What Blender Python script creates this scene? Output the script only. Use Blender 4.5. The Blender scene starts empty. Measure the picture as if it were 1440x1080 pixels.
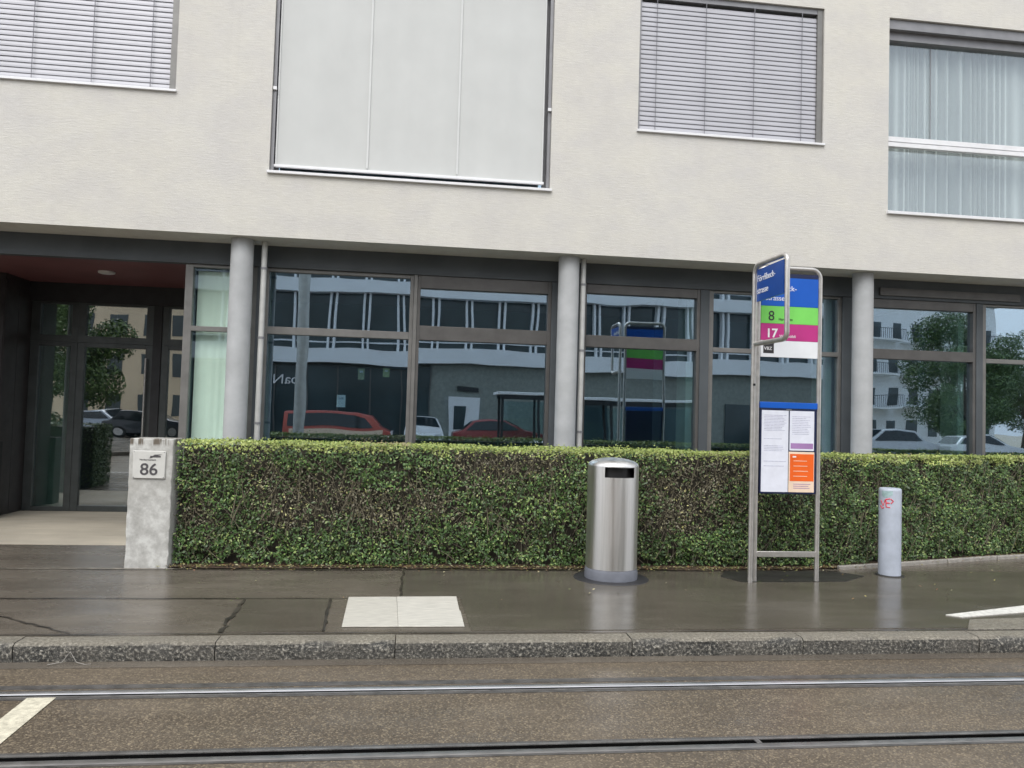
import bpy, bmesh, math, random
import numpy as np
from math import radians, sin, cos, pi
from mathutils import Vector, Matrix

random.seed(7); rng = np.random.default_rng(7)
S = bpy.context.scene
COL = S.collection

# ------------------------------------------------------------------ materials
def new_mat(name):
    m = bpy.data.materials.new(name); m.use_nodes = True
    nt = m.node_tree; b = nt.nodes['Principled BSDF']
    return m, nt, b

def N(nt, t, **kw):
    n = nt.nodes.new(t)
    for k, v in kw.items():
        if k in n.inputs.keys(): n.inputs[k].default_value = v
        else: setattr(n, k, v)
    return n

def coords(nt, scale=(1, 1, 1)):
    tc = nt.nodes.new('ShaderNodeTexCoord'); mp = nt.nodes.new('ShaderNodeMapping')
    mp.inputs['Scale'].default_value = scale
    nt.links.new(tc.outputs['Object'], mp.inputs['Vector'])
    return mp.outputs['Vector']

def noise(nt, vec, scale, detail=4, rough=.55):
    n = nt.nodes.new('ShaderNodeTexNoise')
    n.inputs['Scale'].default_value = scale; n.inputs['Detail'].default_value = detail; n.inputs['Roughness'].default_value = rough
    nt.links.new(vec, n.inputs['Vector']); return n.outputs['Fac']

def ramp(nt, fac, stops):
    r = nt.nodes.new('ShaderNodeValToRGB'); e = r.color_ramp.elements
    while len(e) < len(stops): e.new(.5)
    for i, (p, c) in enumerate(stops):
        e[i].position = p; e[i].color = (*c, 1) if len(c) == 3 else c
    nt.links.new(fac, r.inputs['Fac']); return r.outputs['Color']

def mix(nt, fac, a, b, mode='MIX'):
    n = nt.nodes.new('ShaderNodeMix'); n.data_type = 'RGBA'; n.blend_type = mode
    for s, v in ((n.inputs['Factor'], fac), (n.inputs['A'], a), (n.inputs['B'], b)):
        if hasattr(v, 'is_output') or hasattr(v, 'links'): nt.links.new(v, s)
        else: s.default_value = v if not isinstance(v, tuple) or len(v) == 4 else (*v, 1)
    return n.outputs['Result']

def mrange(nt, v, a, b, c, d):
    n = nt.nodes.new('ShaderNodeMapRange')
    for k, x in zip(('From Min', 'From Max', 'To Min', 'To Max'), (a, b, c, d)): n.inputs[k].default_value = x
    nt.links.new(v, n.inputs['Value']); return n.outputs['Result']

def bump(nt, b, height, strength, dist=.01):
    n = nt.nodes.new('ShaderNodeBump'); n.inputs['Strength'].default_value = strength; n.inputs['Distance'].default_value = dist
    nt.links.new(height, n.inputs['Height']); nt.links.new(n.outputs['Normal'], b.inputs['Normal'])

def simple(name, col, rough=.5, metal=0., var=.12, vscale=6, bmp=0., bscale=60, rvar=0., scale=(1, 1, 1), spec=None):
    m, nt, b = new_mat(name)
    v = coords(nt, scale)
    f = noise(nt, v, vscale)
    lo = tuple(max(0, c * (1 - var * 2)) for c in col); hi = tuple(min(1, c * (1 + var * 2)) for c in col)
    nt.links.new(ramp(nt, f, [(.25, lo), (.75, hi)]), b.inputs['Base Color'])
    b.inputs['Roughness'].default_value = rough; b.inputs['Metallic'].default_value = metal
    if spec is not None: b.inputs['Specular IOR Level'].default_value = spec
    if rvar:
        nt.links.new(mrange(nt, noise(nt, v, vscale * 1.7), .3, .7, max(.02, rough - rvar), rough + rvar), b.inputs['Roughness'])
    if bmp: bump(nt, b, noise(nt, v, bscale, 5), bmp)
    return m

def plaster():
    m, nt, b = new_mat('cream_plaster')
    v = coords(nt); vh = coords(nt, (1.0, 1, 7.0)); vv = coords(nt, (2.2, 1, .25))
    big = noise(nt, v, .45, 3); brush = noise(nt, vh, 7.5, 6, .72); fine = noise(nt, coords(nt, (2, 2, 9)), 22, 3)
    base = ramp(nt, big, [(.35, (.60, .57, .49)), (.65, (.585, .575, .56))])
    c = mix(nt, .6, base, ramp(nt, brush, [(.32, (.50, .48, .435)), (.5, (.605, .585, .54)), (.68, (.71, .695, .66))]))
    c = mix(nt, .10, c, ramp(nt, noise(nt, vv, 1.6, 4), [(.35, (.50, .48, .44)), (.62, (.63, .61, .57))]))
    c = mix(nt, .42, c, ramp(nt, noise(nt, coords(nt, (1, 1, 1.6)), 1.5, 6, .65), [(.38, (.545, .53, .515)), (.62, (.655, .635, .565))]))
    sx = nt.nodes.new('ShaderNodeSeparateXYZ'); tco = nt.nodes.new('ShaderNodeTexCoord'); nt.links.new(tco.outputs['Object'], sx.inputs[0])
    edge = mrange(nt, sx.outputs['Z'], 3.87, 4.2, .12, 0); st = mrange(nt, noise(nt, coords(nt, (7, 1, .35)), 1.2, 4, .6), .45, .7, 0, 1)
    mu = nt.nodes.new('ShaderNodeMath'); mu.operation = 'MULTIPLY'; nt.links.new(edge, mu.inputs[0]); nt.links.new(st, mu.inputs[1])
    c = mix(nt, mu.outputs[0], c, (.40, .385, .35))
    st2 = mrange(nt, noise(nt, coords(nt, (5, 1, .22)), 1.7, 4, .6), .56, .72, 0, .14); band = mrange(nt, sx.outputs['Z'], 4.3, 5.6, 0, 1)
    mu2 = nt.nodes.new('ShaderNodeMath'); mu2.operation = 'MULTIPLY'; nt.links.new(band, mu2.inputs[0]); nt.links.new(st2, mu2.inputs[1])
    c = mix(nt, mu2.outputs[0], c, (.47, .455, .42))
    nt.links.new(c, b.inputs['Base Color']); b.inputs['Roughness'].default_value = .9
    h = mix(nt, .4, brush, fine)
    bump(nt, b, h, .55, .014)
    return m

def road_mat(name, ca, cb, grain, rough, speck=.5, brown=(.2, .16, .12)):
    m, nt, b = new_mat(name)
    v = coords(nt)
    big = noise(nt, v, .8, 4); mid = noise(nt, coords(nt, (.5, 2.0, 1)), 2.6, 5, .6)
    vo = nt.nodes.new('ShaderNodeTexVoronoi'); vo.inputs['Scale'].default_value = grain; vo.feature = 'F1'
    nt.links.new(v, vo.inputs['Vector'])
    stone = nt.nodes.new('ShaderNodeSeparateColor'); nt.links.new(vo.outputs['Color'], stone.inputs['Color'])
    base = mix(nt, mrange(nt, mid, .32, .68, 0, 1), ca, cb)
    base = mix(nt, mrange(nt, big, .35, .65, 0, .6), base, tuple(x * .68 for x in ca))
    sp = ramp(nt, stone.outputs['Red'], [(.0, (0, 0, 0)), (.62, (0, 0, 0)), (.8, (.4, .4, .4)), (1, (1, 1, 1))])
    fac = nt.nodes.new('ShaderNodeMath'); fac.operation = 'MULTIPLY'; fac.inputs[1].default_value = speck
    nt.links.new(sp, fac.inputs[0])
    c = mix(nt, fac.outputs[0], base, brown)
    dk = ramp(nt, stone.outputs['Green'], [(0, (.45, .45, .45)), (.35, (1, 1, 1)), (1, (1, 1, 1))])
    c = mix(nt, speck, c, mix(nt, 1.0, c, dk, 'MULTIPLY'))
    nt.links.new(c, b.inputs['Base Color'])
    wet = noise(nt, coords(nt, (.6, 1.6, 1)), 1.7, 4)
    nt.links.new(mrange(nt, wet, .3, .7, rough * .65, rough * 1.45), b.inputs['Roughness'])
    b.inputs['IOR'].default_value = 1.4
    hh = mix(nt, .5, vo.outputs['Distance'], noise(nt, v, grain * .6, 3))
    bump(nt, b, hh, .28 if speck > .3 else .07, .004)
    return m

def granite():
    m, nt, b = new_mat('kerb_granite')
    v = coords(nt)
    n1 = noise(nt, v, 44, 4, .75); n2 = noise(nt, v, 3.2, 3)
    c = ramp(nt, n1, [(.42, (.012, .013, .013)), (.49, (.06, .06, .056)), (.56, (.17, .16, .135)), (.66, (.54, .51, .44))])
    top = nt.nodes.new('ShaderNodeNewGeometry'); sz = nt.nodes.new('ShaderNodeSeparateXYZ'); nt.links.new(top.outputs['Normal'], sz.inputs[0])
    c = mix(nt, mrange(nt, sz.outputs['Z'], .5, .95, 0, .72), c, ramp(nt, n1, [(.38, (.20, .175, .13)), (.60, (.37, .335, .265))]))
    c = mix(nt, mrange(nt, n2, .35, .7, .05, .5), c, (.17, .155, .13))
    nt.links.new(c, b.inputs['Base Color']); b.inputs['Roughness'].default_value = .42
    bump(nt, b, n1, .9, .02)
    return m

def glass(name='window_glass', refl=(.72, .86, 1.0), tint=(.82, .93, .94), lo=.35, hi=.95, wob=.0017):
    m = bpy.data.materials.new(name); m.use_nodes = True; nt = m.node_tree
    for n in list(nt.nodes):
        if n.type != 'OUTPUT_MATERIAL': nt.nodes.remove(n)
    out = [n for n in nt.nodes if n.type == 'OUTPUT_MATERIAL'][0]
    g = N(nt, 'ShaderNodeBsdfGlossy', Roughness=.0); g.inputs['Color'].default_value = (*refl, 1)
    t = nt.nodes.new('ShaderNodeBsdfTransparent'); t.inputs['Color'].default_value = (*tint, 1)
    fr = nt.nodes.new('ShaderNodeLayerWeight'); fr.inputs['Blend'].default_value = .5
    pw = nt.nodes.new('ShaderNodeMath'); pw.operation = 'POWER'; pw.inputs[1].default_value = 4.0
    nt.links.new(fr.outputs['Facing'], pw.inputs[0])
    mr = mrange(nt, pw.outputs[0], 0, 1, lo, hi)
    mx = nt.nodes.new('ShaderNodeMixShader')
    nt.links.new(mr, mx.inputs[0]); nt.links.new(t.outputs[0], mx.inputs[1]); nt.links.new(g.outputs[0], mx.inputs[2])
    bp = nt.nodes.new('ShaderNodeBump'); bp.inputs['Strength'].default_value = 1; bp.inputs['Distance'].default_value = wob
    nt.links.new(noise(nt, coords(nt), 1.1, 1), bp.inputs['Height']); nt.links.new(bp.outputs[0], g.inputs['Normal'])
    nt.links.new(mx.outputs[0], out.inputs['Surface'])
    return m

def painted_concrete():
    m, nt, b = new_mat('worn_white_concrete')
    v = coords(nt)
    n1 = noise(nt, v, 7, 6, .7); n2 = noise(nt, v, 2.3, 3); st = noise(nt, coords(nt, (30, 30, 1.5)), 1, 3)
    c = ramp(nt, n1, [(.36, (.36, .355, .33)), (.5, (.47, .465, .44)), (.62, (.60, .60, .57))])
    sx = nt.nodes.new('ShaderNodeSeparateXYZ'); nt.links.new(v, sx.inputs[0])
    midz = mrange(nt, sx.outputs['Z'], .35, .8, 0, .5)
    f2 = nt.nodes.new('ShaderNodeMath'); f2.operation = 'MULTIPLY'
    nt.links.new(mrange(nt, n2, .4, .6, 0, 1), f2.inputs[0]); nt.links.new(midz, f2.inputs[1])
    c = mix(nt, f2.outputs[0], c, (.38, .37, .335))
    topm = mrange(nt, sx.outputs['Z'], 1.27, 1.30, 0, 1)
    f3 = nt.nodes.new('ShaderNodeMath'); f3.operation = 'MULTIPLY'
    nt.links.new(mrange(nt, st, .48, .56, 0, .9), f3.inputs[0]); nt.links.new(topm, f3.inputs[1])
    c = mix(nt, f3.outputs[0], c, (.10, .075, .05))
    nt.links.new(c, b.inputs['Base Color']); b.inputs['Roughness'].default_value = .75
    bump(nt, b, n1, .5, .006)
    return m

def sheer():
    # sheer fabric: seen edge-on a fold holds more thread and looks denser
    m = bpy.data.materials.new('sheer_curtain'); m.use_nodes = True; nt = m.node_tree; b = nt.nodes['Principled BSDF']
    b.inputs['Base Color'].default_value = (.74, .76, .73, 1); b.inputs['Roughness'].default_value = .9
    out = [n for n in nt.nodes if n.type == 'OUTPUT_MATERIAL'][0]
    t = nt.nodes.new('ShaderNodeBsdfTransparent'); lw = nt.nodes.new('ShaderNodeLayerWeight'); lw.inputs['Blend'].default_value = .5
    mx = nt.nodes.new('ShaderNodeMixShader'); nt.links.new(mrange(nt, lw.outputs['Facing'], 0, .75, .30, 1.0), mx.inputs[0])
    nt.links.new(t.outputs[0], mx.inputs[1]); nt.links.new(b.outputs[0], mx.inputs[2]); nt.links.new(mx.outputs[0], out.inputs['Surface'])
    return m

def leaf_mat():
    m, nt, b = new_mat('hedge_leaves')
    a = nt.nodes.new('ShaderNodeAttribute'); a.attribute_name = 'tint'
    nt.links.new(a.outputs['Color'], b.inputs['Base Color']); b.inputs['Roughness'].default_value = .45
    return m

def brushed():
    m, nt, b = new_mat('brushed_stainless')
    v = coords(nt, (1, 1, .03)); f = noise(nt, v, 45, 4, .7)
    w = coords(nt, (9, 9, .25)); f2 = noise(nt, w, 1.3, 3)
    c = ramp(nt, f2, [(.3, (.72, .71, .69)), (.7, (.95, .94, .92))])
    c = mix(nt, .3, c, ramp(nt, f, [(.3, (.5, .49, .48)), (.7, (.9, .89, .87))]))
    nt.links.new(c, b.inputs['Base Color']); b.inputs['Metallic'].default_value = 1
    nt.links.new(mrange(nt, f2, .3, .7, .30, .46), b.inputs['Roughness'])
    bump(nt, b, f, .08, .002)
    return m

M = dict(
    plaster=plaster(), granite=granite(), glass=glass(),
    road=road_mat('wet_road_asphalt', (.105, .083, .060), (.150, .122, .090), 105, .38, .60, (.38, .31, .21)),
    walk=road_mat('wet_brown_asphalt', (.108, .092, .074), (.172, .150, .122), 120, .25, .34, (.27, .23, .18)),
    walk2=road_mat('wet_grey_asphalt', (.092, .081, .063), (.130, .115, .093), 150, .19, .24, (.18, .165, .13)),
    walk3=road_mat('dark_damp_asphalt', (.030, .029, .027), (.045, .043, .040), 160, .35, .12, (.08, .08, .07)),
    dry=road_mat('dry_paving', (.40, .36, .29), (.50, .45, .36), 150, .85, .15, (.55, .5, .42)),
    seam=simple('tar_seam', (.042, .036, .030), .35, var=.3),
    lightseam=simple('cement_seam', (.19, .17, .14), .6, var=.3, vscale=14),
    conc=simple('light_concrete_slab', (.52, .50, .44), .5, var=.10, vscale=9, bmp=.2, scale=(1, 6, 1)),
    conc2=simple('second_slab_concrete', (.56, .54, .48), .5, var=.12, vscale=7, bmp=.3, scale=(1, 9, 1)),
    marking=simple('road_paint', (.60, .56, .44), .5, var=.14, vscale=26, bmp=.3),
    white_mark=simple('white_line_paint', (.66, .65, .60), .5, var=.14, vscale=24),
    steel=simple('polished_rail_steel', (.82, .82, .84), .34, 1, var=.08, vscale=3, rvar=.06),
    steel2=simple('dimmed_rail_steel', (.40, .39, .38), .42, 1, var=.12, vscale=5, rvar=.08),  # darker copy of the rail steel, weaker highlight put into the colour
    raildark=simple('rail_side_steel', (.24, .23, .22), .38, .6, var=.2, vscale=8),
    groove=simple('rail_groove_shade', (.004, .004, .004), 1.0, var=.1, spec=0),
    bitumen=simple('rail_bitumen', (.085, .08, .075), .34, var=.25, vscale=9, bmp=.3),
    colc=simple('fair_faced_concrete', (.425, .435, .44), .75, var=.07, vscale=3.5, bmp=.15, bscale=40),
    pipe=simple('galvanised_pipe', (.52, .52, .50), .5, .3, var=.08),
    frame=simple('grey_anodised_frame', (.115, .110, .105), .42, .35, var=.08),
    frame2=simple('light_anodised_frame', (.20, .195, .185), .4, .35, var=.08),
    doorframe=simple('dark_door_frame', (.070, .078, .078), .42, .3, var=.1),
    lintel=simple('dark_grey_lintel', (.078, .088, .096), .55, .1, var=.10, vscale=2),
    dark=simple('dark_panel', (.022, .022, .024), .55, var=.15),
    brownpanel=simple('dark_brown_panel', (.045, .040, .041), .5, var=.15),
    red=simple('red_ceiling_paint', (.165, .062, .064), .6, var=.08, vscale=1.5),
    lampglass=simple('opal_lamp_glass', (.62, .60, .58), .4, var=.03),
    inwall=simple('interior_wall', (.13, .17, .19), .8, var=.10, vscale=1),
    infloor=simple('interior_floor', (.13, .13, .12), .5, var=.1, vscale=2),
    pale=simple('pale_green_panel', (.42, .50, .43), .7, var=.05),
    aqua=simple('pale_aqua_curtain', (.80, .90, .80), .9, var=.05, vscale=2),
    curtain=sheer(),
    whitemetal=simple('white_metal', (.74, .74, .75), .45, .1, var=.03),
    slat=simple('silver_blind_slat', (.42, .42, .45), .42, .1, var=.03, vscale=2),
    cord=simple('blind_cord', (.19, .19, .21), .8, var=.05),
    screen=simple('white_screen_fabric', (.555, .565, .55), .85, var=.02, vscale=2.1, bmp=.1, bscale=150),
    seamw=simple('screen_hem', (.63, .64, .63), .8, var=.02),
    greymetal=simple('grey_metal_frame', (.24, .24, .25), .45, .3, var=.06),
    brushed=brushed(),
    greyplastic=simple('grey_bin_base', (.17, .18, .21), .45, var=.08),
    black=simple('black_rubber', (.012, .012, .013), .5, var=.1),
    black2=simple('dark_rubber_plate', (.03, .03, .033), .5, var=.15),
    tube=simple('galvanised_tube', (.56, .54, .51), .34, .75, var=.08, vscale=12),
    navy=simple('navy_case_frame', (.015, .022, .07), .35, .1, var=.05),
    blue=simple('blue_sign', (.006, .10, .50), .35, var=.05, vscale=3),
    blue2=simple('deep_blue_sign', (.004, .065, .33), .35, var=.06, vscale=4), plate=simple('number_plate_enamel', (.60, .595, .56), .4, var=.04, vscale=12),
    green=simple('green_sign', (.20, .66, .12), .35, var=.05, vscale=3),
    magenta=simple('magenta_sign', (.50, .035, .22), .35, var=.06, vscale=3),
    white=simple('white_sign', (.80, .82, .84), .35, var=.02),
    paper=simple('printed_paper', (.74, .76, .84), .5, var=.03, vscale=14),
    ink=simple('pale_print', (.50, .51, .62), .6, var=.15, vscale=60),
    ink2=simple('purple_print', (.36, .20, .42), .6, var=.05),
    orange=simple('orange_poster', (.85, .13, .012), .45, var=.05, vscale=5),
    cream=simple('cream_print', (.84, .66, .50), .5, var=.05),
    black_ink=simple('black_ink', (.03, .028, .03), .5, var=.05),
    dark_ink=simple('dark_grey_lettering', (.075, .07, .075), .5, var=.05),
    white_ink=simple('white_lettering', (.85, .85, .86), .4, var=.02),
    post=simple('bollard_paint', (.44, .48, .555), .45, var=.08, vscale=6, bmp=.06),
    sticker=simple('red_graffiti_paint', (.70, .06, .09), .5, var=.15, vscale=40),
    mint=simple('mint_stain', (.36, .50, .50), .5, var=.12, vscale=20),
    pillar=painted_concrete(), leaf=leaf_mat(),
    twig=simple('hedge_twigs', (.150, .130, .088), .8, var=.3, vscale=9),
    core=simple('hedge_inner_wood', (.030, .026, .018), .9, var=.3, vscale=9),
    soil=simple('leaf_mould', (.075, .050, .034), .7, var=.35, vscale=26, bmp=.8, bscale=50),
    stone=simple('edging_stone', (.32, .30, .27), .6, var=.12, vscale=12, bmp=.3),
    bwhite=simple('white_band_render', (.80, .82, .84), .7, var=.03, vscale=.6),
    bgrey=simple('pale_grey_render', (.28, .29, .28), .8, var=.05, vscale=.6),
    beige=simple('beige_render', (.68, .57, .42), .8, var=.05, vscale=.4),
    bdark=simple('dark_glazing', (.040, .055, .060), .12, var=.2, vscale=.5),
    bark=simple('tree_bark', (.09, .07, .05), .9, var=.2, bmp=.4),
    tyre=simple('tyre_rubber', (.02, .02, .02), .7, var=.1),
    rim=simple('alloy_rim', (.5, .5, .5), .3, .8, var=.05),
    carglass=simple('car_window', (.012, .016, .02), .05, var=.1),
    lamp=simple('headlight_lens', (.7, .72, .75), .1, var=.03),
)
def paint(name, c): 
    m = simple(name, c, .28, .1, var=.03, vscale=1); m.node_tree.nodes['Principled BSDF'].inputs['Coat Weight'].default_value = .6
    return m

# ------------------------------------------------------------------ mesh builder
class MB:
    def __init__(s): s.v = []; s.f = []
    def add(s, vs, fs):
        o = len(s.v); s.v += [tuple(p) for p in vs]; s.f += [tuple(o + i for i in f) for f in fs]; return s
    def box(s, x0, y0, z0, x1, y1, z1):
        return s.add([(x0, y0, z0), (x1, y0, z0), (x1, y1, z0), (x0, y1, z0), (x0, y0, z1), (x1, y0, z1), (x1, y1, z1), (x0, y1, z1)],
                     [(0, 3, 2, 1), (4, 5, 6, 7), (0, 1, 5, 4), (1, 2, 6, 5), (2, 3, 7, 6), (3, 0, 4, 7)])
    def quad(s, *p): return s.add(p, [tuple(range(len(p)))])
    def prism(s, pts, z0, z1):
        n = len(pts)
        return s.add([(x, y, z0) for x, y in pts] + [(x, y, z1) for x, y in pts],
                     [tuple(range(n))[::-1], tuple(range(n, 2 * n))] + [(i, (i + 1) % n, n + (i + 1) % n, n + i) for i in range(n)])
    def lathe(s, cx, cy, prof, seg=48, caps=True):
        vs = [(cx + r * cos(2 * pi * k / seg), cy + r * sin(2 * pi * k / seg), z) for r, z in prof for k in range(seg)]
        fs = [(i * seg + k, i * seg + (k + 1) % seg, (i + 1) * seg + (k + 1) % seg, (i + 1) * seg + k) for i in range(len(prof) - 1) for k in range(seg)]
        if caps: fs += [tuple(range(seg))[::-1], tuple((len(prof) - 1) * seg + k for k in range(seg))]
        return s.add(vs, fs)
    def tube(s, pts, r, seg=12, r1=None):
        P = [Vector(p) for p in pts]; n = len(P); vs = []
        t0 = (P[1] - P[0]).normalized(); u = t0.orthogonal().normalized()
        for i, p in enumerate(P):
            t = ((P[min(i + 1, n - 1)] - P[i]).normalized() + (P[i] - P[max(i - 1, 0)]).normalized()).normalized() if 0 < i < n - 1 else ((P[1] - P[0]) if i == 0 else (P[-1] - P[-2])).normalized()
            u = (u - t * u.dot(t)).normalized(); w = t.cross(u)
            rr = r if r1 is None else r + (r1 - r) * i / (n - 1)
            for k in range(seg):
                a = 2 * pi * k / seg; vs.append(p + u * rr * cos(a) + w * rr * sin(a))
        fs = [(i * seg + k, i * seg + (k + 1) % seg, (i + 1) * seg + (k + 1) % seg, (i + 1) * seg + k) for i in range(n - 1) for k in range(seg)]
        fs += [tuple(range(seg))[::-1], tuple((n - 1) * seg + k for k in range(seg))]
        return s.add(vs, fs)

def world_loc(o):
    v = Vector((0, 0, 0))
    while o: v += o.location; o = o.parent
    return v

def obj(name, mb, mat, parent=None, smooth=False, bevel=0, loc=None):
    me = bpy.data.meshes.new(name)
    off = world_loc(parent) if parent else Vector(loc or (0, 0, 0))
    me.from_pydata([(x - off.x, y - off.y, z - off.z) for x, y, z in mb.v], [], mb.f); me.validate()
    bm = bmesh.new(); bm.from_mesh(me); bmesh.ops.recalc_face_normals(bm, faces=bm.faces); bm.to_mesh(me); bm.free()
    me.materials.append(mat)
    if smooth or bevel:
        me.polygons.foreach_set('use_smooth', [True] * len(me.polygons)); me.set_sharp_from_angle(angle=radians(40))
    o = bpy.data.objects.new(name, me); COL.objects.link(o)
    if parent: o.parent = parent
    else: o.location = off
    if bevel:
        md = o.modifiers.new('bevel', 'BEVEL'); md.width = bevel; md.segments = 2; md.limit_method = 'ANGLE'; md.harden_normals = False
    return o

def tag(o, label=None, cat=None, group=None, kind=None):
    if label: o['label'] = label
    if cat: o['category'] = cat
    if group: o['group'] = group
    if kind: o['kind'] = kind
    return o

def thing(name, label, cat, loc=(0, 0, 0), group=None):
    o = bpy.data.objects.new(name, None); COL.objects.link(o); o.location = loc; o.empty_display_size = .2
    return tag(o, label, cat, group)

def struct(name, mb, mat, **kw): return tag(obj(name, mb, mat, **kw), kind='structure')

def text(name, body, size, mat, parent, origin, xdir=(1, 0, 0), up=(0, 0, 1), ext=.0015, align='LEFT', bold=0.0, sx=1.0):
    """flat lettering as a mesh; origin = baseline start, in world space"""
    cu = bpy.data.curves.new(name, 'FONT'); cu.body = body; cu.size = size; cu.extrude = ext; cu.align_x = align; cu.offset = bold
    t = bpy.data.objects.new(name, cu); COL.objects.link(t)
    dg = bpy.context.evaluated_depsgraph_get(); me = bpy.data.meshes.new_from_object(t.evaluated_get(dg))
    COL.objects.unlink(t); bpy.data.objects.remove(t)
    X = Vector(xdir).normalized(); U = Vector(up).normalized(); Z = X.cross(U)
    off = Vector(origin) - (world_loc(parent) if parent else Vector((0, 0, 0)))
    for v in me.vertices: v.co = off + X * v.co.x * sx + U * v.co.y + Z * v.co.z
    me.materials.clear(); me.materials.append(mat)
    o = bpy.data.objects.new(name, me); COL.objects.link(o); o.parent = parent
    return o

# ------------------------------------------------------------------ ground
YK = 5.95                                   # kerb face
struct('ground', MB().quad((-250, -250, -.18), (250, -250, -.18), (250, 250, -.18), (-250, 250, -.18)), M['dry'])
struct('road', MB().box(-90, -3.2, -.175, 90, YK + .02, -.13), M['road'])
struct('far_pavement', MB().box(-90, -19.6, -.17, 90, -3.2, 0), M['walk'])
# pavement slab in front of the building
struct('pavement', MB().box(-60, YK + .20, -.17, 60, 10.06, 0), M['walk'])
struct('dry_forecourt', MB().box(-60, 10.06, -.17, 60, 10.75, .001), M['dry'])
# asphalt patches
struct('asphalt_patch', MB().prism([(-.06, 7.30), (.50, 7.33), (.52, 6.22), (30, 6.22), (30, 8.66), (5.0, 8.66), (-.02, 8.62)], .001, .004), M['walk2'])
struct('asphalt_patch', MB().prism([(-1.36, 6.22), (-.63, 6.22), (-.68, 7.27), (-1.40, 7.27)], .001, .0045), M['walk2'])
struct('asphalt_patch', MB().prism([(3.55, 8.02), (4.75, 8.06), (5.15, 8.36), (4.9, 8.62), (3.6, 8.62), (3.42, 8.3)], .005, .0085), M['walk3'])
def seam(name, pts, w, z, m):
    mb = MB(); L = []; R_ = []
    for i, (x, y) in enumerate(pts):
        a = Vector(pts[max(i - 1, 0)]); b_ = Vector(pts[min(i + 1, len(pts) - 1)]); d = (b_ - a).normalized(); n = Vector((-d.y, d.x)) * w * .5 * random.uniform(.6, 1.35)
        L.append((x + n.x, y + n.y)); R_.append((x - n.x, y - n.y))
    for i in range(len(pts) - 1):
        mb.quad((*L[i], z), (*L[i + 1], z), (*R_[i + 1], z), (*R_[i], z))
    return struct(name, mb, m)
def jag(a, b, n, amp):
    return [(a[0] + (b[0] - a[0]) * i / n + random.uniform(-amp, amp) * (0 < i < n), a[1] + (b[1] - a[1]) * i / n + random.uniform(-amp, amp) * (0 < i < n)) for i in range(n + 1)]
seam('pavement_joint', jag((-12, 7.30), (-.05, 7.29), 60, .006), .022, .0075, M['seam'])
seam('pavement_joint', jag((-1.38, 6.2), (-1.43, 7.29), 14, .022), .03, .0085, M['seam'])
seam('pavement_joint', jag((-.62, 6.22), (-.67, 7.28), 12, .010), .024, .0085, M['seam'])
seam('pavement_joint', jag((-12, 8.60), (-2.4, 8.60), 50, .008), .035, .0075, M['lightseam'])
seam('pavement_joint', jag((-2.4, 8.585), (5.0, 8.63), 60, .014), .035, .0095, M['seam'])
seam('pavement_joint', jag((-3.6, 7.0), (-2.45, 6.2), 16, .012), .016, .0075, M['seam'])
seam('pavement_joint', jag((-12, 6.16), (30, 6.16), 160, .006), .016, .0095, M['seam'])
seam('pavement_joint', jag((-.05, 7.31), (-.03, 8.6), 12, .012), .018, .0085, M['seam'])

# kerb stones with open joints
kb = MB()
xs = [-16.2, -14.5, -12.9, -11.4, -9.9, -8.3, -6.9, -5.6, -4.2, -2.72, -1.356, -.065, 1.75, 3.15, 4.68, 6.3, 7.9, 9.5, 11.1, 12.7, 14.3, 16]
for a, b in zip(xs, xs[1:]):
    g = .0035; w = .0 if a < 4.6 else .0
    z = random.uniform(-.003, .003)
    nseg = 16; rows = []
    for i in range(nseg + 1):
        x = a + g + (b - a - 2 * g) * i / nseg
        j = lambda s: random.uniform(-s, s)
        rows.append([(x, YK + .012 + j(.006), -.17), (x, YK + j(.006), -.07), (x, YK + .004 + j(.006), -.018), (x, YK + .028 + j(.006), z + j(.003)), (x, YK + .185, z + .001), (x, YK + .185, -.17)])
    o = len(kb.v); kb.v += [p for r_ in rows for p in r_]
    for i in range(nseg):
        for k in range(5): kb.f.append((o + i * 6 + k, o + (i + 1) * 6 + k, o + (i + 1) * 6 + k + 1, o + i * 6 + k + 1))
    kb.f.append(tuple(o + k for k in range(6))); kb.f.append(tuple(o + nseg * 6 + k for k in range(6))[::-1])
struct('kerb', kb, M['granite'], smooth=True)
# broader raised kerb stone where the platform starts, at the right
struct('kerb', MB().prism([(4.72, 6.145), (20, 6.145), (20, 6.62), (5.6, 6.52), (4.98, 6.46)], .001, .014), M['granite'], bevel=.01)
# gutter strip
struct('gutter', MB().box(-60, YK - .14, -.1295, 60, YK - .004, -.126), M['walk'])
# markings
tag(obj('road_marking', MB().prism([(-2.295, 5.245), (-2.275, 4.45), (-2.27, 3.6), (-2.10, 3.6), (-2.115, 4.45), (-2.128, 5.245)], -.127, -.1235), M['marking']), kind='structure')
tag(obj('road_marking', MB().prism([(4.877, 6.63), (4.98, 6.545), (5.75, 6.72), (7.5, 7.13), (12, 8.1), (12, 8.4), (7.5, 7.42), (5.946, 6.966)], .005, .0115), M['white_mark']), kind='structure')
CS = thing('cover_slab', 'pale square concrete cover slab set flush into the wet pavement', 'cover slab', (0, 6.83, 0))
obj('panel', MB().prism([(-.49, 6.335), (-.0515, 6.331), (-.0815, 7.333), (-.30, 7.331), (-.515, 7.325), (-.502, 6.8)], .002, .012), M['conc'], CS, bevel=.003)
obj('panel', MB().prism([(-.050, 6.331), (.22, 6.327), (.475, 6.325), (.474, 6.80), (.466, 6.82), (.468, 7.345), (.2, 7.34), (-.080, 7.333)], .002, .0125), M['conc2'], CS, bevel=.003)

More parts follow.
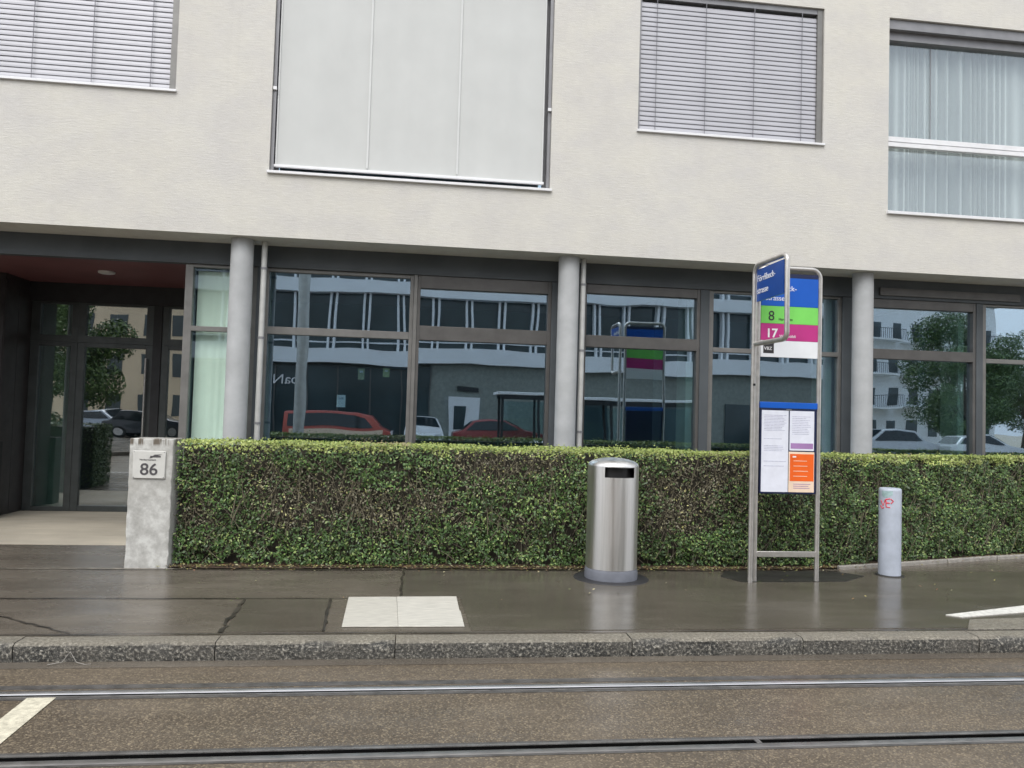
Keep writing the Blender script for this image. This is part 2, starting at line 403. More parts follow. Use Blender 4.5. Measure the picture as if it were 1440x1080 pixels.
# tram rails
def rail(label, yh, inner):
    r = thing('tram_rail', label, 'tram rail', (0, yh, -.13), 'grooved tram rails of the track')
    z = -.13
    # running head, groove, lip.   inner=-1: groove on the camera side, +1: groove on the far side
    hw = .028
    hd = MB(); e_ = 1.0 if inner < 0 else .55; T = [(-1, .0005), (-1, .0045), (-.82, .0045 + .003 * e_), (-.4, .0045 + .0052 * e_), (0, .0045 + .006 * e_), (.4, .0045 + .0052 * e_), (.82, .0045 + .003 * e_), (1, .0045), (1, .0005)]
    for X_ in (-60, 60): hd.v += [(X_, yh + t_ * hw, z + q_) for t_, q_ in T]
    hd.f += [(i, i + 1, 9 + i + 1, 9 + i) for i in range(8)] + [tuple(range(9)), tuple(range(9, 18))]
    obj('rail_head', hd, M['steel' if inner < 0 else 'steel2'], r, smooth=True)
    g0 = yh + inner * hw; g1 = g0 + inner * (.05 if inner > 0 else .03); l1 = g1 + inner * .022
    obj('groove', MB().box(-60, min(g0, g1), z + .0002, 60, max(g0, g1), z + .0022), M['groove'], r)  # flat black strip painted for the shade inside the groove; none is cut
    obj('rail_lip', MB().box(-60, min(g1, l1), z + .0004, 60, max(g1, l1), z + .007), M['raildark'], r)
    s0 = yh - inner * hw; s1 = s0 - inner * .022
    obj('joint_filler', MB().box(-60, min(s0, s1), z + .0003, 60, max(s0, s1), z + .0035).box(-60, min(l1, l1 + inner * .03), z + .0003, 60, max(l1, l1 + inner * .03), z + .0035), M['bitumen'], r)
    if inner > 0:
        obj('weld', MB().box(2.02, min(g0, g1) - .004, z + .001, 2.05, max(g0, g1) + .004, z + .0075), M['raildark'], r)
    return r
rail('far tram rail with a bright polished head, nearer the kerb', 5.315, -1)
rail('near tram rail with its shaded groove painted as a black strip, at the bottom of the photo', 4.30, 1)
# tar strip on the kerb side of the far rail
struct('tar_strip', MB().box(-60, 5.394, -.1297, 60, 5.47, -.1275), M['bitumen'])

# ------------------------------------------------------------------ main building
F = 10.1; W = 10.75; SOF = 3.87
B = thing('apartment_building', 'cream plastered building with a glazed ground floor set back behind round concrete columns', 'building', (2, F, 0))

def wall_grid(mb, x0, x1, z0, z1, y, holes, depth, back=None):
    xs = sorted({x0, x1, *[h[0] for h in holes], *[h[1] for h in holes]}); zs = sorted({z0, z1, *[h[2] for h in holes], *[h[3] for h in holes]})
    for a, b in zip(xs, xs[1:]):
        for c, d in zip(zs, zs[1:]):
            mx, mz = (a + b) / 2, (c + d) / 2
            if any(h[0] < mx < h[1] and h[2] < mz < h[3] for h in holes): continue
            mb.quad((a, y, c), (b, y, c), (b, y, d), (a, y, d))
    for hx0, hx1, hz0, hz1 in holes:
        Y = y + depth
        mb.quad((hx0, y, hz0), (hx0, Y, hz0), (hx0, Y, hz1), (hx0, y, hz1)); mb.quad((hx1, y, hz0), (hx1, y, hz1), (hx1, Y, hz1), (hx1, Y, hz0))
        mb.quad((hx0, y, hz0), (hx1, y, hz0), (hx1, Y, hz0), (hx0, Y, hz0)); mb.quad((hx0, y, hz1), (hx0, Y, hz1), (hx1, Y, hz1), (hx1, y, hz1))
holes = [(-5.72, -3.07, 5.63, 7.52), (-1.90, 1.71, 4.69, 7.50), (2.885, 5.535, 5.58, 7.52), (6.51, 10.1, 4.69, 7.49), (-10.5, -6.7, 4.69, 7.50), (11.5, 14.1, 5.58, 7.52)]
mb = MB(); wall_grid(mb, -18, 24, SOF, 11.5, F, holes, .30)
mb.quad((-18, F, SOF), (24, F, SOF), (24, 10.66, SOF), (-18, 10.66, SOF))       # soffit
mb.quad((-18, F, 11.5), (24, F, 11.5), (24, 22, 11.5), (-18, 22, 11.5))
mb.quad((-18, F, SOF), (-18, F, 11.5), (-18, 22, 11.5), (-18, 22, SOF)); mb.quad((24, F, SOF), (24, F, 11.5), (24, 22, 11.5), (24, 22, SOF))
me_ = obj('facade', mb, M['plaster'], B)
# dark lintel band and blind boxes above the glazing
obj('lintel', MB().box(-18, 10.66, 3.585, 24, 10.80, 3.90), M['lintel'], B)
obj('lintel', MB().box(6.75, 10.63, 3.63, 9.0, 10.658, 3.74), M['frame'], B)
# round columns
for cx in (-10.79, -6.51, -2.235, 2.045, 6.31, 10.6, 14.9):
    obj('column', MB().lathe(cx, 10.36, [(.141, 0.0), (.141, 3.868)], 40, False), M['colc'], B, smooth=True)
for px in (-1.965, 2.255):
    p = obj('drain_pipe', MB().tube([(px, 10.40, .0), (px, 10.40, 3.866)], .037, 16), M['pipe'], B, smooth=True)
    for z in (.4, 1.5, 2.6, 3.5): obj('pipe_clip', MB().lathe(px, 10.40, [(.043, z), (.043, z + .03)], 16), M['greymetal'], p)

def pane(parent, x0, x1, z0, z1, y=W, m=None, tilt=None):
    a = random.uniform(-.0022, .0022) if tilt is None else tilt[0]; b = random.uniform(-.0018, .0018) if tilt is None else tilt[1]
    n = 1; mb = MB(); w = x1 - x0; h = z1 - z0; t = .010
    def P(x, z, dy): return (x, y + dy + a * (x - (x0 + x1) / 2) + b * (z - (z0 + z1) / 2), z)
    vs = [P(x0, z0, 0), P(x1, z0, 0), P(x1, z1, 0), P(x0, z1, 0), P(x0, z0, t), P(x1, z0, t), P(x1, z1, t), P(x0, z1, t)]
    mb.add(vs, [(0, 1, 2, 3), (5, 4, 7, 6), (0, 4, 5, 1), (1, 5, 6, 2), (2, 6, 7, 3), (3, 7, 4, 0)])
    return obj('pane', mb, m or M['glass'], parent)

def bay(x0, x1, zt, zb, zs, fixed, jl=.05, jr=.05, m=None):
    """one ground-floor window: frame outline with transom zs=(low, high); panes above and below"""
    fr = MB(); y0, y1 = W - .045, W + .045
    if not fixed: y0 -= .02
    fr.box(x0, y0, 0.02, x0 + jl, y1, 3.585); fr.box(x1 - jr, y0, 0.02, x1, y1, 3.585)
    fr.box(x0 + jl, y0, zt, x1 - jr, y1, 3.584); fr.box(x0 + jl, y0 - .004, zs[0], x1 - jr, y1 + .004, zs[1]); fr.box(x0 + jl, y0, .02, x1 - jr, y1, .14)
    f = obj('window', fr, M['frame'] if not fixed else M['frame2'], B, bevel=.004)
    pane(f, x0 + jl - .01, x1 - jr + .01, zs[1] - .01, zt + .01, m=m); pane(f, x0 + jl - .01, x1 - jr + .01, .13, zs[0] + .01, m=m)
    return f
def posts(x0, x1, m='lintel'):
    return obj('mullion', MB().box(x0, W - .075, .02, x1, W + .06, 3.583), M[m], B, bevel=.004)
bay(-3.02, -2.10, 3.545, .14, (2.70, 2.765), True, .10, .06, glass('clear_glass', (.72, .86, 1), (.97, 1, .985), .09))
posts(-2.098, -2.0)
bay(-1.998, -.03, 3.535, .14, (2.70, 2.80), True, .05, .05)
posts(-.028, .02, 'frame2')
bay(.022, 1.875, 3.41, .14, (2.70, 2.895), False, .04, .05)
posts(1.877, 2.33)
bay(2.332, 4.03, 3.455, .14, (2.70, 2.865), False, .045, .045)
posts(4.032, 4.165)
bay(4.167, 6.19, 3.55, .14, (2.70, 2.765), True, .07, .05)
posts(6.192, 6.62)
bay(6.622, 8.32, 3.455, .14, (2.70, 2.845), False, .045, .045)
posts(8.322, 8.43)
bay(8.432, 10.42, 3.55, .14, (2.70, 2.765), True, .07, .05)
posts(10.422, 10.86)
bay(10.862, 12.6, 3.455, .14, (2.70, 2.845), False)
bay(12.602, 14.7, 3.55, .14, (2.70, 2.765), True)

# rooms behind the glazing
obj('inner_wall', MB().box(-2.93, 15.0, 0, 24, 15.2, 3.87).box(-3.02, 10.80, 0, -2.93, 15.2, 3.87).box(14.72, 10.70, 0, 24, 10.9, 3.585).box(3.96, 12.6, .02, 4.1, 15.0, 3.7).box(8.3, 12.0, .02, 8.42, 15, 3.7), M['inwall'], B)
obj('inner_floor', MB().box(-2.93, 10.80, -.05, 24, 15.0, .018), M['infloor'], B)
obj('inner_ceiling', MB().box(-2.93, 10.802, 3.72, 24, 15.0, 3.86).box(-18, 10.80, 3.90, 24, 22, 4.05), M['bgrey'], B)
for x in (3.90, 6.03, 8.16): obj('inner_panel', MB().box(x, 10.86, .02, x + .10, 11.25, 3.7), M['pale'], B)
obj('upper_back_wall', MB().box(-18, 12.6, 4.05, 24, 12.8, 11.4), M['inwall'], B)

# recessed entrance, left
D = 13.2
obj('entrance_ceiling', MB().box(-18, 10.802, 3.60, -3.022, D + .1, 3.70), M['red'], B)
obj('entrance_floor', MB().box(-18, 10.75, -.17, -3.02, D + .2, .0012), M['dry'], B)
obj('ceiling_light', MB().lathe(-4.41, 11.80, [(.115, 3.598), (.11, 3.575), (.07, 3.565)], 24), M['lampglass'], B, smooth=True)
obj('entrance_wall', MB().box(-6.35, 12.35, 0, -6.02, D + .1, 3.6).box(-18, 11.6, 0, -6.352, 11.8, 3.6), M['brownpanel'], B)
pl = MB()
for i in range(2): pl.box(-6.02, 12.37 + i * .40, .05, -6.008, 12.37 + i * .40 + .39, 3.5)
obj('wall_boarding', pl, M['brownpanel'], B)
obj('entrance_header', MB().box(-6.02, D - .10, 3.30, -3.022, D + .1, 3.60), M['dark'], B)
GD = glass('entrance_glass', (.92, .94, 1.0), (.8, .9, .88), .30)
def entr(x0, x1, jl, jr, door, handle=None):
    y0, y1 = D - .04, D + .04
    top = MB().box(x0, y0, 2.67, x1, y1, 2.775).box(x0, y0, 3.27, x1, y1, 3.30).box(x0, y0, 2.775, x0 + jl, y1, 3.27).box(x1 - jr, y0, 2.775, x1, y1, 3.27)
    t = obj('window', top, M['doorframe'], B); pane(t, x0 + jl, x1 - jr, 2.77, 3.275, D, GD)
    fr = MB().box(x0, y0, .002, x0 + jl, y1, 2.668).box(x1 - jr, y0, .002, x1, y1, 2.668).box(x0 + jl, y0, .002, x1 - jr, y1, .09 if door else .07).box(x0 + jl, y0, 2.60, x1 - jr, y1, 2.668)
    f = obj('entrance_door' if door else 'side_light', fr, M['doorframe'], B, bevel=.004); pane(f, x0 + jl - .005, x1 - jr + .005, .06, 2.605, D, GD, tilt=(.0, .0))
    if handle: obj('handle', MB().tube([(handle, D - .10, .25), (handle, D - .10, 2.45)], .017, 12).box(handle - .008, D - .10, .5, handle + .008, D - .04, .52).box(handle - .008, D - .10, 2.1, handle + .008, D - .04, 2.12), M['tube'], f, smooth=True)
    return f
entr(-6.005, -5.30, .13, .10, False)
entr(-5.298, -4.16, .11, .11, True, -4.24)
obj('door_post', MB().box(-4.158, D - .06, 0.002, -4.03, D + .06, 3.30), M['dark'], B)
entr(-4.028, -3.04, .11, .09, True)
obj('entrance_hall', MB().box(-6.2, 17, 0, -3.03, 17.1, 3.6).box(-6.2, D + .12, 0, -6.1, 17, 3.6).box(-6.1, D + .12, -.01, -3.03, 17, 0.0).box(-6.1, D + .12, 3.60, -3.03, 17, 3.7), M['inwall'], B)
obj('hall_screen', MB().box(-6.09, 13.75, 0.005, -5.55, 13.82, 3.5), M['pale'], B)
# letter cabinet by the wall
lc = thing('letterbox', 'dark metal letterbox cabinet against the dark wall left of the entrance', 'letterbox', (-6.0, 12.2, 0))
obj('body', MB().box(-6.33, 12.10, .0, -5.93, 12.345, 1.12), M['dark'], lc, bevel=.006)
obj('name_plate', MB().box(-6.10, 12.092, .93, -5.95, 12.099, 1.00), M['greymetal'], lc)
obj('slot', MB().box(-6.30, 12.092, .93, -6.13, 12.099, .95), M['black'], lc)

# curtain in the corner bay
def drape(name, x0, x1, y, z0, z1, amp, wl, m, label, cat='curtain', group=None, flare=.0):
    n = int((x1 - x0) / .012); mbc = MB(); ph = 0; rows = []
    for i in range(n + 1):
        x = x0 + (x1 - x0) * i / n
        ph += 2 * pi * .012 / (wl * (1 + .45 * sin(x * 5.1) + .3 * sin(x * 13)))
        a = amp * (.7 + .5 * sin(x * 3.3 + 1))
        rows.append((x, a * sin(ph)))
    for k in range(7):
        z = z1 + (z0 - z1) * k / 6; g = .55 + .45 * (k / 6) ** .6
        mbc.v += [(x + .3 * flare * sin(k + x * 7) * .02, y + d * g, z) for x, d in rows]
    for k in range(6):
        for i in range(n): mbc.f.append((k * (n + 1) + i, k * (n + 1) + i + 1, (k + 1) * (n + 1) + i + 1, (k + 1) * (n + 1) + i))
    o = obj(name, mbc, m, None, smooth=True, loc=(x0, y, z0)); o.data.set_sharp_from_angle(angle=pi)
    md = o.modifiers.new('t', 'SOLIDIFY'); md.thickness = .003; md.use_rim = False
    return tag(o, label, cat, group)
drape('curtain', -2.90, -2.17, 10.87, .05, 3.52, .022, .17, M['aqua'], 'pale aqua curtain behind the narrow corner pane left of the first concrete column')

# ---- upper windows
def blind(x0, x1, z0, z1, label_):
    fr = MB().box(x0, F + .16, z0, x0 + .05, F + .30, z1).box(x1 - .05, F + .16, z0, x1, F + .30, z1).box(x0 + .05, F + .16, z1 - .08, x1 - .05, F + .30, z1).box(x0 + .05, F + .16, z0, x1 - .05, F + .30, z0 + .06)
    w = obj('window', fr, M['greymetal'], B); pane(w, x0 + .04, x1 - .04, z0 + .05, z1 - .07, F + .22)
    obj('sill', MB().box(x0 - .015, F - .035, z0 - .008, x1 + .015, F + .16, z0 + .022), M['whitemetal'], w, bevel=.003)
    obj('guide_rail', MB().box(x0 + .002, F + .03, z0 + .024, x0 + .03, F + .10, z1), M['greymetal'], w)
    obj('guide_rail', MB().box(x1 - .085, F + .03, z0 + .024, x1 - .002, F + .10, z1), M['frame2'], w)
    sl = MB(); z = z0 + .085; p = .0655; k = 0
    xa, xb = x0 + .032, x1 - .087
    while z < z1 - .09:
        c = F + .065; t = radians(79 + random.uniform(-1.2, 1.2)); hw = .0355; pts = []
        dz = random.uniform(-.002, .002)
        for s in (-1, -.33, .33, 1):
            yy = c - s * hw * cos(t) ; zz = z + dz + s * hw * sin(t) * -1
            cr = .0035 * (1 - s * s)
            pts.append((yy - cr * sin(t), zz + cr * cos(t)))
        for (ya, za), (yb, zb_) in zip(pts, pts[1:]): sl.quad((xa, ya, za), (xb, ya, za), (xb, yb, zb_), (xa, yb, zb_))
        z += p; k += 1
    b = obj('blind', sl, M['slat'], w)
    obj('bottom_bar', MB().box(xa, F + .045, z0 + .028, xb, F + .09, z0 + .055), M['whitemetal'], b, bevel=.004)
    obj('head_box', MB().box(xa, F + .035, z1 - .075, xb, F + .125, z1 - .002), M['greymetal'], b)
    cd = MB()
    for f_ in (.085, .36, .635, .91): x = xa + (xb - xa) * f_; cd.box(x - .0045, F + .026, z0 + .05, x + .0045, F + .031, z1 - .08)
    obj('ladder_cord', cd, M['cord'], b)
    return tag(w, label_)
blind(-5.72, -3.07, 5.63, 7.52, 'window fully covered by a silver slatted blind at the top left')
blind(2.885, 5.535, 5.58, 7.52, 'window fully covered by a silver slatted blind right of the fabric screen')
blind(11.5, 14.1, 5.58, 7.52, 'window covered by a slatted blind')

def screen_window(x0, x1, z0, z1):
    fr = MB().box(x0, F + .20, z0, x0 + .07, F + .30, z1).box(x1 - .07, F + .20, z0, x1, F + .30, z1).box(x0 + .07, F + .20, z1 - .08, x1 - .07, F + .30, z1).box(x0 + .07, F + .20, z0, x1 - .07, F + .30, z0 + .07)
    w = obj('window', fr, M['greymetal'], B); pane(w, x0 + .06, x1 - .06, z0 + .06, z1 - .07, F + .25)
    obj('sill', MB().box(x0 - .02, F - .04, z0 - .012, x1 + .02, F + .20, z0 + .022), M['whitemetal'], w, bevel=.004)
    for xa in (x0 + .004, x1 - .046): obj('guide_rail', MB().box(xa, F + .05, z0 + .024, xa + .042, F + .11, z1), M['greymetal'], w, bevel=.003)
    for xa in (x0 + .006, x1 - .05): obj('rail_clip', MB().box(xa, F + .02, 5.77, xa + .045, F + .05, 5.81), M['whitemetal'], w)
    xa, xb, zb = x0 + .072, x1 - .105, z0 + .128
    n = 60; mbs = MB()
    for j in range(9):
        z = zb + (z1 - .06 - zb) * j / 8
        mbs.v += [(xa + (xb - xa) * i / n, F + .085 + .004 * sin(i * .45 + j * .2) * (1 - j / 9) + .002 * sin(i * 1.3), z) for i in range(n + 1)]
    for j in range(8):
        for i in range(n): mbs.f.append((j * (n + 1) + i, j * (n + 1) + i + 1, (j + 1) * (n + 1) + i + 1, (j + 1) * (n + 1) + i))
    s = obj('screen', mbs, M['screen'], w, smooth=True)
    md = s.modifiers.new('t', 'SOLIDIFY'); md.thickness = .002; md.use_rim = False
    for f_ in (.333, .672):
        x = xa + (xb - xa) * f_; obj('hem', MB().box(x - .012, F + .072, zb + .03, x + .012, F + .077, z1 - .06), M['seamw'], s)
    obj('bottom_bar', MB().box(xa - .03, F + .06, zb - .03, xb + .03, F + .105, zb + .004), M['whitemetal'], s, bevel=.004)
    for xe in (xa - .012, xb - .006): obj('edge_tape', MB().box(xe, F + .074, zb, xe + .018, F + .079, z1 - .06), M['seamw'], s)
    return w
tag(screen_window(-1.90, 1.71, 4.69, 7.50), 'wide window covered by a white fabric screen')
screen_window(-10.5, -6.7, 4.69, 7.50)

def tall_window(x0, x1, z0, z1):
    fr = MB().box(x0 + .002, F + .14, z0, x0 + .055, F + .26, z1).box(x1 - .055, F + .14, z0, x1, F + .26, z1)
    fr.box(x0 + .055, F + .12, 7.23, x1 - .055, F + .26, z1).box(x0 + .055, F + .14, z0, x1 - .055, F + .26, z0 + .045)
    w = obj('window', fr, M['greymetal'], B)
    obj('head_box', MB().box(x0 + .02, F + .04, 7.35, x1 - .02, F + .118, z1 - .004), M['greymetal'], w)
    tr = MB().box(x0 + .012, F + .03, 5.655, x1 - .012, F + .10, 5.715).box(x0 + .012, F + .05, 5.735, x1 - .012, F + .15, 5.805)
    obj('transom', tr, M['whitemetal'], w, bevel=.004)
    obj('sill', MB().box(x0 - .02, F - .04, z0 - .012, x1 + .02, F + .14, z0 + .03), M['whitemetal'], w, bevel=.004)
    g = glass('upper_glass', (.76, .84, .90), (.94, .96, .96), .13)
    pane(w, x0 + .05, x1 - .05, 5.78, 7.24, F + .19, g); pane(w, x0 + .05, x1 - .05, z0 + .04, 5.70, F + .12, g)
    obj('joint', MB().box(7.27, F + .182, 5.8, 7.278, F + .189, 7.23), M['greymetal'], w)
    return w
tag(tall_window(6.51, 10.1, 4.69, 7.49), 'clear window with a white transom and curtains behind')
drape('curtain', 6.57, 10.04, F + .37, 4.74, 7.42, .060, .15, M['curtain'], 'long pale curtain in loose folds behind the clear upper window at the right edge')

# notices on the glass, seen inside
def notice(x, z, w, h, m, label):
    t = tag(obj('notice', MB().box(x - w / 2, W + .022, z - h / 2, x + w / 2, W + .0235, z + h / 2), m, None, loc=(x, W - .005, z)), label, 'notice')
    obj('print', MB().box(x - w * .25, W + .0195, z + h * .12, x + w * .25, W + .0215, z + h * .3), M['ink'], t)
notice(-.955, 1.835, .115, .165, M['paper'], 'small white notice stuck low on the large pane behind the hedge, left half')
notice(-.70, 2.21, .085, .15, simple('yellowed_paper', (.30, .32, .22), .6), 'small yellowed notice on the glass, higher and right of the white one')
notice(-.365, 2.24, .09, .12, simple('yellow_green_paper', (.32, .36, .20), .6), 'small greenish yellow notice on the glass beside the narrow mullion')

# ------------------------------------------------------------------ hedge
def vnoise(x, y, sx, sy, seed):
    r = np.random.default_rng(seed); g = r.random((64, 64))
    u = (x * sx) % 63; v = (y * sy) % 63; i = u.astype(int); j = v.astype(int); fu = u - i; fv = v - j
    fu = fu * fu * (3 - 2 * fu); fv = fv * fv * (3 - 2 * fv)
    return (g[i, j] * (1 - fu) * (1 - fv) + g[i + 1, j] * fu * (1 - fv) + g[i, j + 1] * (1 - fu) * fv + g[i + 1, j + 1] * fu * fv)
HX0, HX1, HZ = -2.47, 13.0, 1.345
fx = [-2.6, 3.6, 4.6, 5.3, 6.5, 8.3, 9.5, 13.2]; fy = [8.76, 8.76, 8.78, 8.92, 9.27, 9.80, 9.93, 9.96]
bx = [-2.6, 5.5, 6.5, 7.5, 9, 13.2]; by = [9.42, 9.44, 9.60, 9.90, 10.16, 10.17]
front = lambda x: np.interp(x, fx, fy); backy = lambda x: np.interp(x, bx, by)
H = thing('hedge', 'long clipped hedge with brown twiggy patches and fresh green top in front of the windows', 'hedge', (-2.47, 8.75, 0))
hl = world_loc(H)

def leaf_mesh(name, P, Nn, size, colr, mat, parent):
    n = len(P)
    r = rng.normal(size=(n, 3)); d = r - Nn * (r * Nn).sum(1)[:, None]; d /= np.linalg.norm(d, axis=1)[:, None] + 1e-9
    s = np.cross(Nn, d); L = size[:, None]; Wd = L * rng.uniform(.42, .62, n)[:, None]
    bend = Nn * L * rng.uniform(-.25, .05, n)[:, None]
    v = np.empty((n, 4, 3)); v[:, 0] = P - d * L; v[:, 1] = P + s * Wd - d * L * .1; v[:, 2] = P + d * L + bend; v[:, 3] = P - s * Wd - d * L * .1
    v -= np.array(world_loc(parent)) if parent else 0
    me = bpy.data.meshes.new(name); me.vertices.add(4 * n); me.loops.add(4 * n); me.polygons.add(n)
    me.vertices.foreach_set('co', v.reshape(-1)); me.loops.foreach_set('vertex_index', np.arange(4 * n, dtype=np.int32))
    me.polygons.foreach_set('loop_start', np.arange(0, 4 * n, 4, dtype=np.int32)); me.polygons.foreach_set('loop_total', np.full(n, 4, dtype=np.int32))
    at = me.attributes.new('tint', 'FLOAT_COLOR', 'FACE'); c4 = np.ones((n, 4)); c4[:, :3] = colr; at.data.foreach_set('color', c4.reshape(-1))
    me.update(); me.materials.append(mat)
    o = bpy.data.objects.new(name, me); COL.objects.link(o)
    if parent: o.parent = parent
    return o
def unit(a): return a / (np.linalg.norm(a, axis=1)[:, None] + 1e-9)

def hedge_leaves():
    nf, nt_ = 88000, 34000
    x = rng.uniform(HX0, HX1, nf); z = rng.uniform(.03, HZ, nf)
    dep = rng.exponential(.05, nf); bulge = (vnoise(x, z, 2.3, 3.1, 1) - .5) * .10 + (vnoise(x, z, 6, 8, 21) - .5) * .10
    shoulder = np.clip((z - 1.24) / .11, 0, 1) ** 2 * .07; foot = np.clip((.25 - z) / .25, 0, 1) * .06
    P = np.stack([x, front(x) + bulge + shoulder + foot * (vnoise(x, z, 1.5, 1, 9) - .2) + dep, z], 1)
    nn = rng.normal(size=(nf, 3)) * .55 + np.array([0, -1, .35]); nn = unit(nn)
    # colour by patch: brown woody zones in the upper middle, green at the foot
    gr = vnoise(x, z, .9, 1.6, 2) * .55 + vnoise(x, z, 3.1, 4.2, 3) * .45
    low = np.clip((.50 - z) / .35, 0, 1); right = np.clip((x - 4.8) / 2.0, 0, 1)
    g = gr + .04 + .42 * low + .50 * right - .16 * np.exp(-((x + 1.3) / 1.0) ** 2) * (z > .4) - .08 * np.exp(-((x - 1.2) / .9) ** 2) * (z > .5)
    keep = (rng.random(nf) < np.clip(.34 + g * .8, 0, 1)) & (vnoise(x, z, 14, 16, 22) + .25 * vnoise(x, z, 4, 5, 23) > .26)
    pg = np.clip((g - .29) / .36, .16, .97); isg = rng.random(nf) < pg
    dark = np.array([.032, .070, .018]); mid = np.array([.080, .150, .036]); lt = np.array([.22, .29, .09])
    br = np.array([.090, .078, .045]); gy = np.array([.200, .188, .115]); yl = np.array([.36, .34, .14])
    u = rng.random((nf, 1)); k = rng.random(nf)
    green = dark + (mid - dark) * u; green = np.where((k > .84)[:, None], lt, green)
    brown = br + (gy - br) * u; brown = np.where((k > .91)[:, None], yl, brown)
    c = np.where(isg[:, None], green, brown)
    topz = np.clip((z + dep * .0 - 1.24 - (vnoise(x, z, 6, 1, 5) - .5) * .12) / .05, 0, 1)
    fresh = np.array([.23, .30, .07]) + (np.array([.36, .40, .13]) - np.array([.23, .30, .07])) * u
    c = np.where((rng.random(nf) < topz * .9)[:, None], fresh, c)
    c = c * (.68 + .70 * vnoise(x, z, 7, 8, 51) * (.6 + .8 * vnoise(x, z, 1.8, 2.2, 52)))[:, None]
    sz = rng.uniform(.010, .0225, nf) * np.where(isg, 1.05, .85)
    P, nn, c, sz = P[keep], nn[keep], c[keep], sz[keep]
    # top
    x = rng.uniform(HX0, HX1, nt_); t = rng.random(nt_); y = front(x) + .04 + t * (backy(x) - front(x) - .05)
    zt = HZ + (vnoise(x, y, 3, 5, 6) - .5) * .035 - rng.exponential(.022, nt_) + (rng.random(nt_) < .06) * rng.uniform(0, .045, nt_) * vnoise(x, y, 1.7, 1, 41) * 1.6 + (vnoise(x, y, .6, 1, 42) - .5) * .02
    P2 = np.stack([x, y, zt], 1); n2 = unit(rng.normal(size=(nt_, 3)) * .5 + np.array([0, -.25, 1])); u = rng.random((nt_, 1))
    c2 = np.array([.21, .29, .06]) + (np.array([.38, .43, .13]) - np.array([.21, .29, .06])) * u
    c2 = np.where((vnoise(x, y, .8, 1, 8) + rng.random(nt_) * .5 > 1.08)[:, None], np.array([.28, .24, .12]), c2)
    # back
    nb = 14000; x = rng.uniform(HX0, HX1, nb); z = rng.uniform(.03, HZ, nb)
    P3 = np.stack([x, backy(x) - rng.exponential(.03, nb), z], 1); n3 = unit(rng.normal(size=(nb, 3)) * .5 + np.array([0, 1, .3])); c3 = dark + (mid - dark) * rng.random((nb, 1))
    P = np.concatenate([P, P2, P3]); nn = np.concatenate([nn, n2, n3]); c = np.concatenate([c, c2, c3])
    sz = np.concatenate([sz, rng.uniform(.010, .018, nt_), rng.uniform(.016, .024, nb)])
    leaf_mesh('foliage', P, nn, sz, c, M['leaf'], H)
hedge_leaves()
tw = MB()
for i in range(3400):
    x = random.uniform(HX0 + .05, HX1 - .05); z = random.uniform(.02, 1.15); y = float(front(x)) + random.uniform(-.01, .12)
    L = random.uniform(.10, .35); a = random.gauss(0, .55); dx, dz = sin(a) * L, abs(cos(a)) * L
    r0 = random.uniform(.0018, .0045)
    z2 = min(z + dz, 1.31); m_ = Vector((x + dx * .5 + random.uniform(-.02, .02), y + random.uniform(-.02, .02), (z + z2) / 2))
    tw.tube([(x, y, z), m_, (x + dx, y + random.uniform(-.03, .03), z2)], r0, 3, r0 * .5)
for i in range(55):
    x = random.choice([random.uniform(-1.9, -.9), random.uniform(-.9, .4), random.uniform(.5, 2.0)]); y = float(front(x)) + random.uniform(-.03, .03); z = random.uniform(.35, .8); L = random.uniform(.2, .5); k = random.gauss(0, .14)
    tw.tube([(x, y, z), (x + k * .4 + random.uniform(-.02, .02), y + .01, z + L * .5), (x + k, y + .02, min(z + L, 1.27))], random.uniform(.003, .0055), 5, .0015)
obj('branches', tw, M['twig'], H)
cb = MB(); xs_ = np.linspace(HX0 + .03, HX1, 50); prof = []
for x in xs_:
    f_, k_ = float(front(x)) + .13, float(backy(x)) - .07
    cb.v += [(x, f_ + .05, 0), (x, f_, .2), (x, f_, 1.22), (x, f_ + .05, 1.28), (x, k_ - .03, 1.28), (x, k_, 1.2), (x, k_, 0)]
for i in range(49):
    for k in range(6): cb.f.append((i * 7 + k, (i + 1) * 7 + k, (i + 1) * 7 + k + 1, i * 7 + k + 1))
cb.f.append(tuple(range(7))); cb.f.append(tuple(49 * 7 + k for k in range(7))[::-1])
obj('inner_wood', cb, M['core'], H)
# soil strip, stone edging and fallen leaves
sp = MB(); xs_ = np.linspace(-2.47, 13, 400); jr_ = np.where(xs_ < 5, .04 + .09 * vnoise(xs_, xs_ * 0, 2.5, 1, 31) * (1 + .5 * vnoise(xs_, xs_ * 0, 15, 1, 32)), .08)
for i in range(399):
    a, b = xs_[i], xs_[i + 1]
    sp.quad((a, float(front(a)) - jr_[i], .0125), (b, float(front(b)) - jr_[i + 1], .0125), (b, float(backy(b)), .0125), (a, float(backy(a)), .0125))
struct('planting_soil', sp, M['soil'])
eg = MB(); ex = [5.05, 5.9, 6.8, 7.7, 8.6, 9.6, 10.8, 12, 13]
for a, b in zip(ex, ex[1:]):
    fa, fb = float(front(a)) - .15, float(front(b)) - .15
    eg.prism([(a + .006, fa), (b - .006, fb), (b - .006, fb + .06), (a + .006, fa + .06)], -.01, .045)
struct('edging', eg, M['stone'], bevel=.006)
n = 4600; x = rng.uniform(-2.6, 12.5, n); y = front(x) - .02 - rng.exponential(.055, n); y = np.where(rng.random(n) < .022, y - rng.uniform(0, 1.6, n), y)
P = np.stack([x, y, np.full(n, .018) + rng.uniform(0, .02, n)], 1); nn = unit(rng.normal(size=(n, 3)) * .25 + np.array([0, 0, 1]))
cc = np.array([[.30, .27, .10], [.20, .13, .06], [.40, .36, .22], [.12, .16, .05], [.18, .10, .06]])[rng.integers(0, 5, n)]
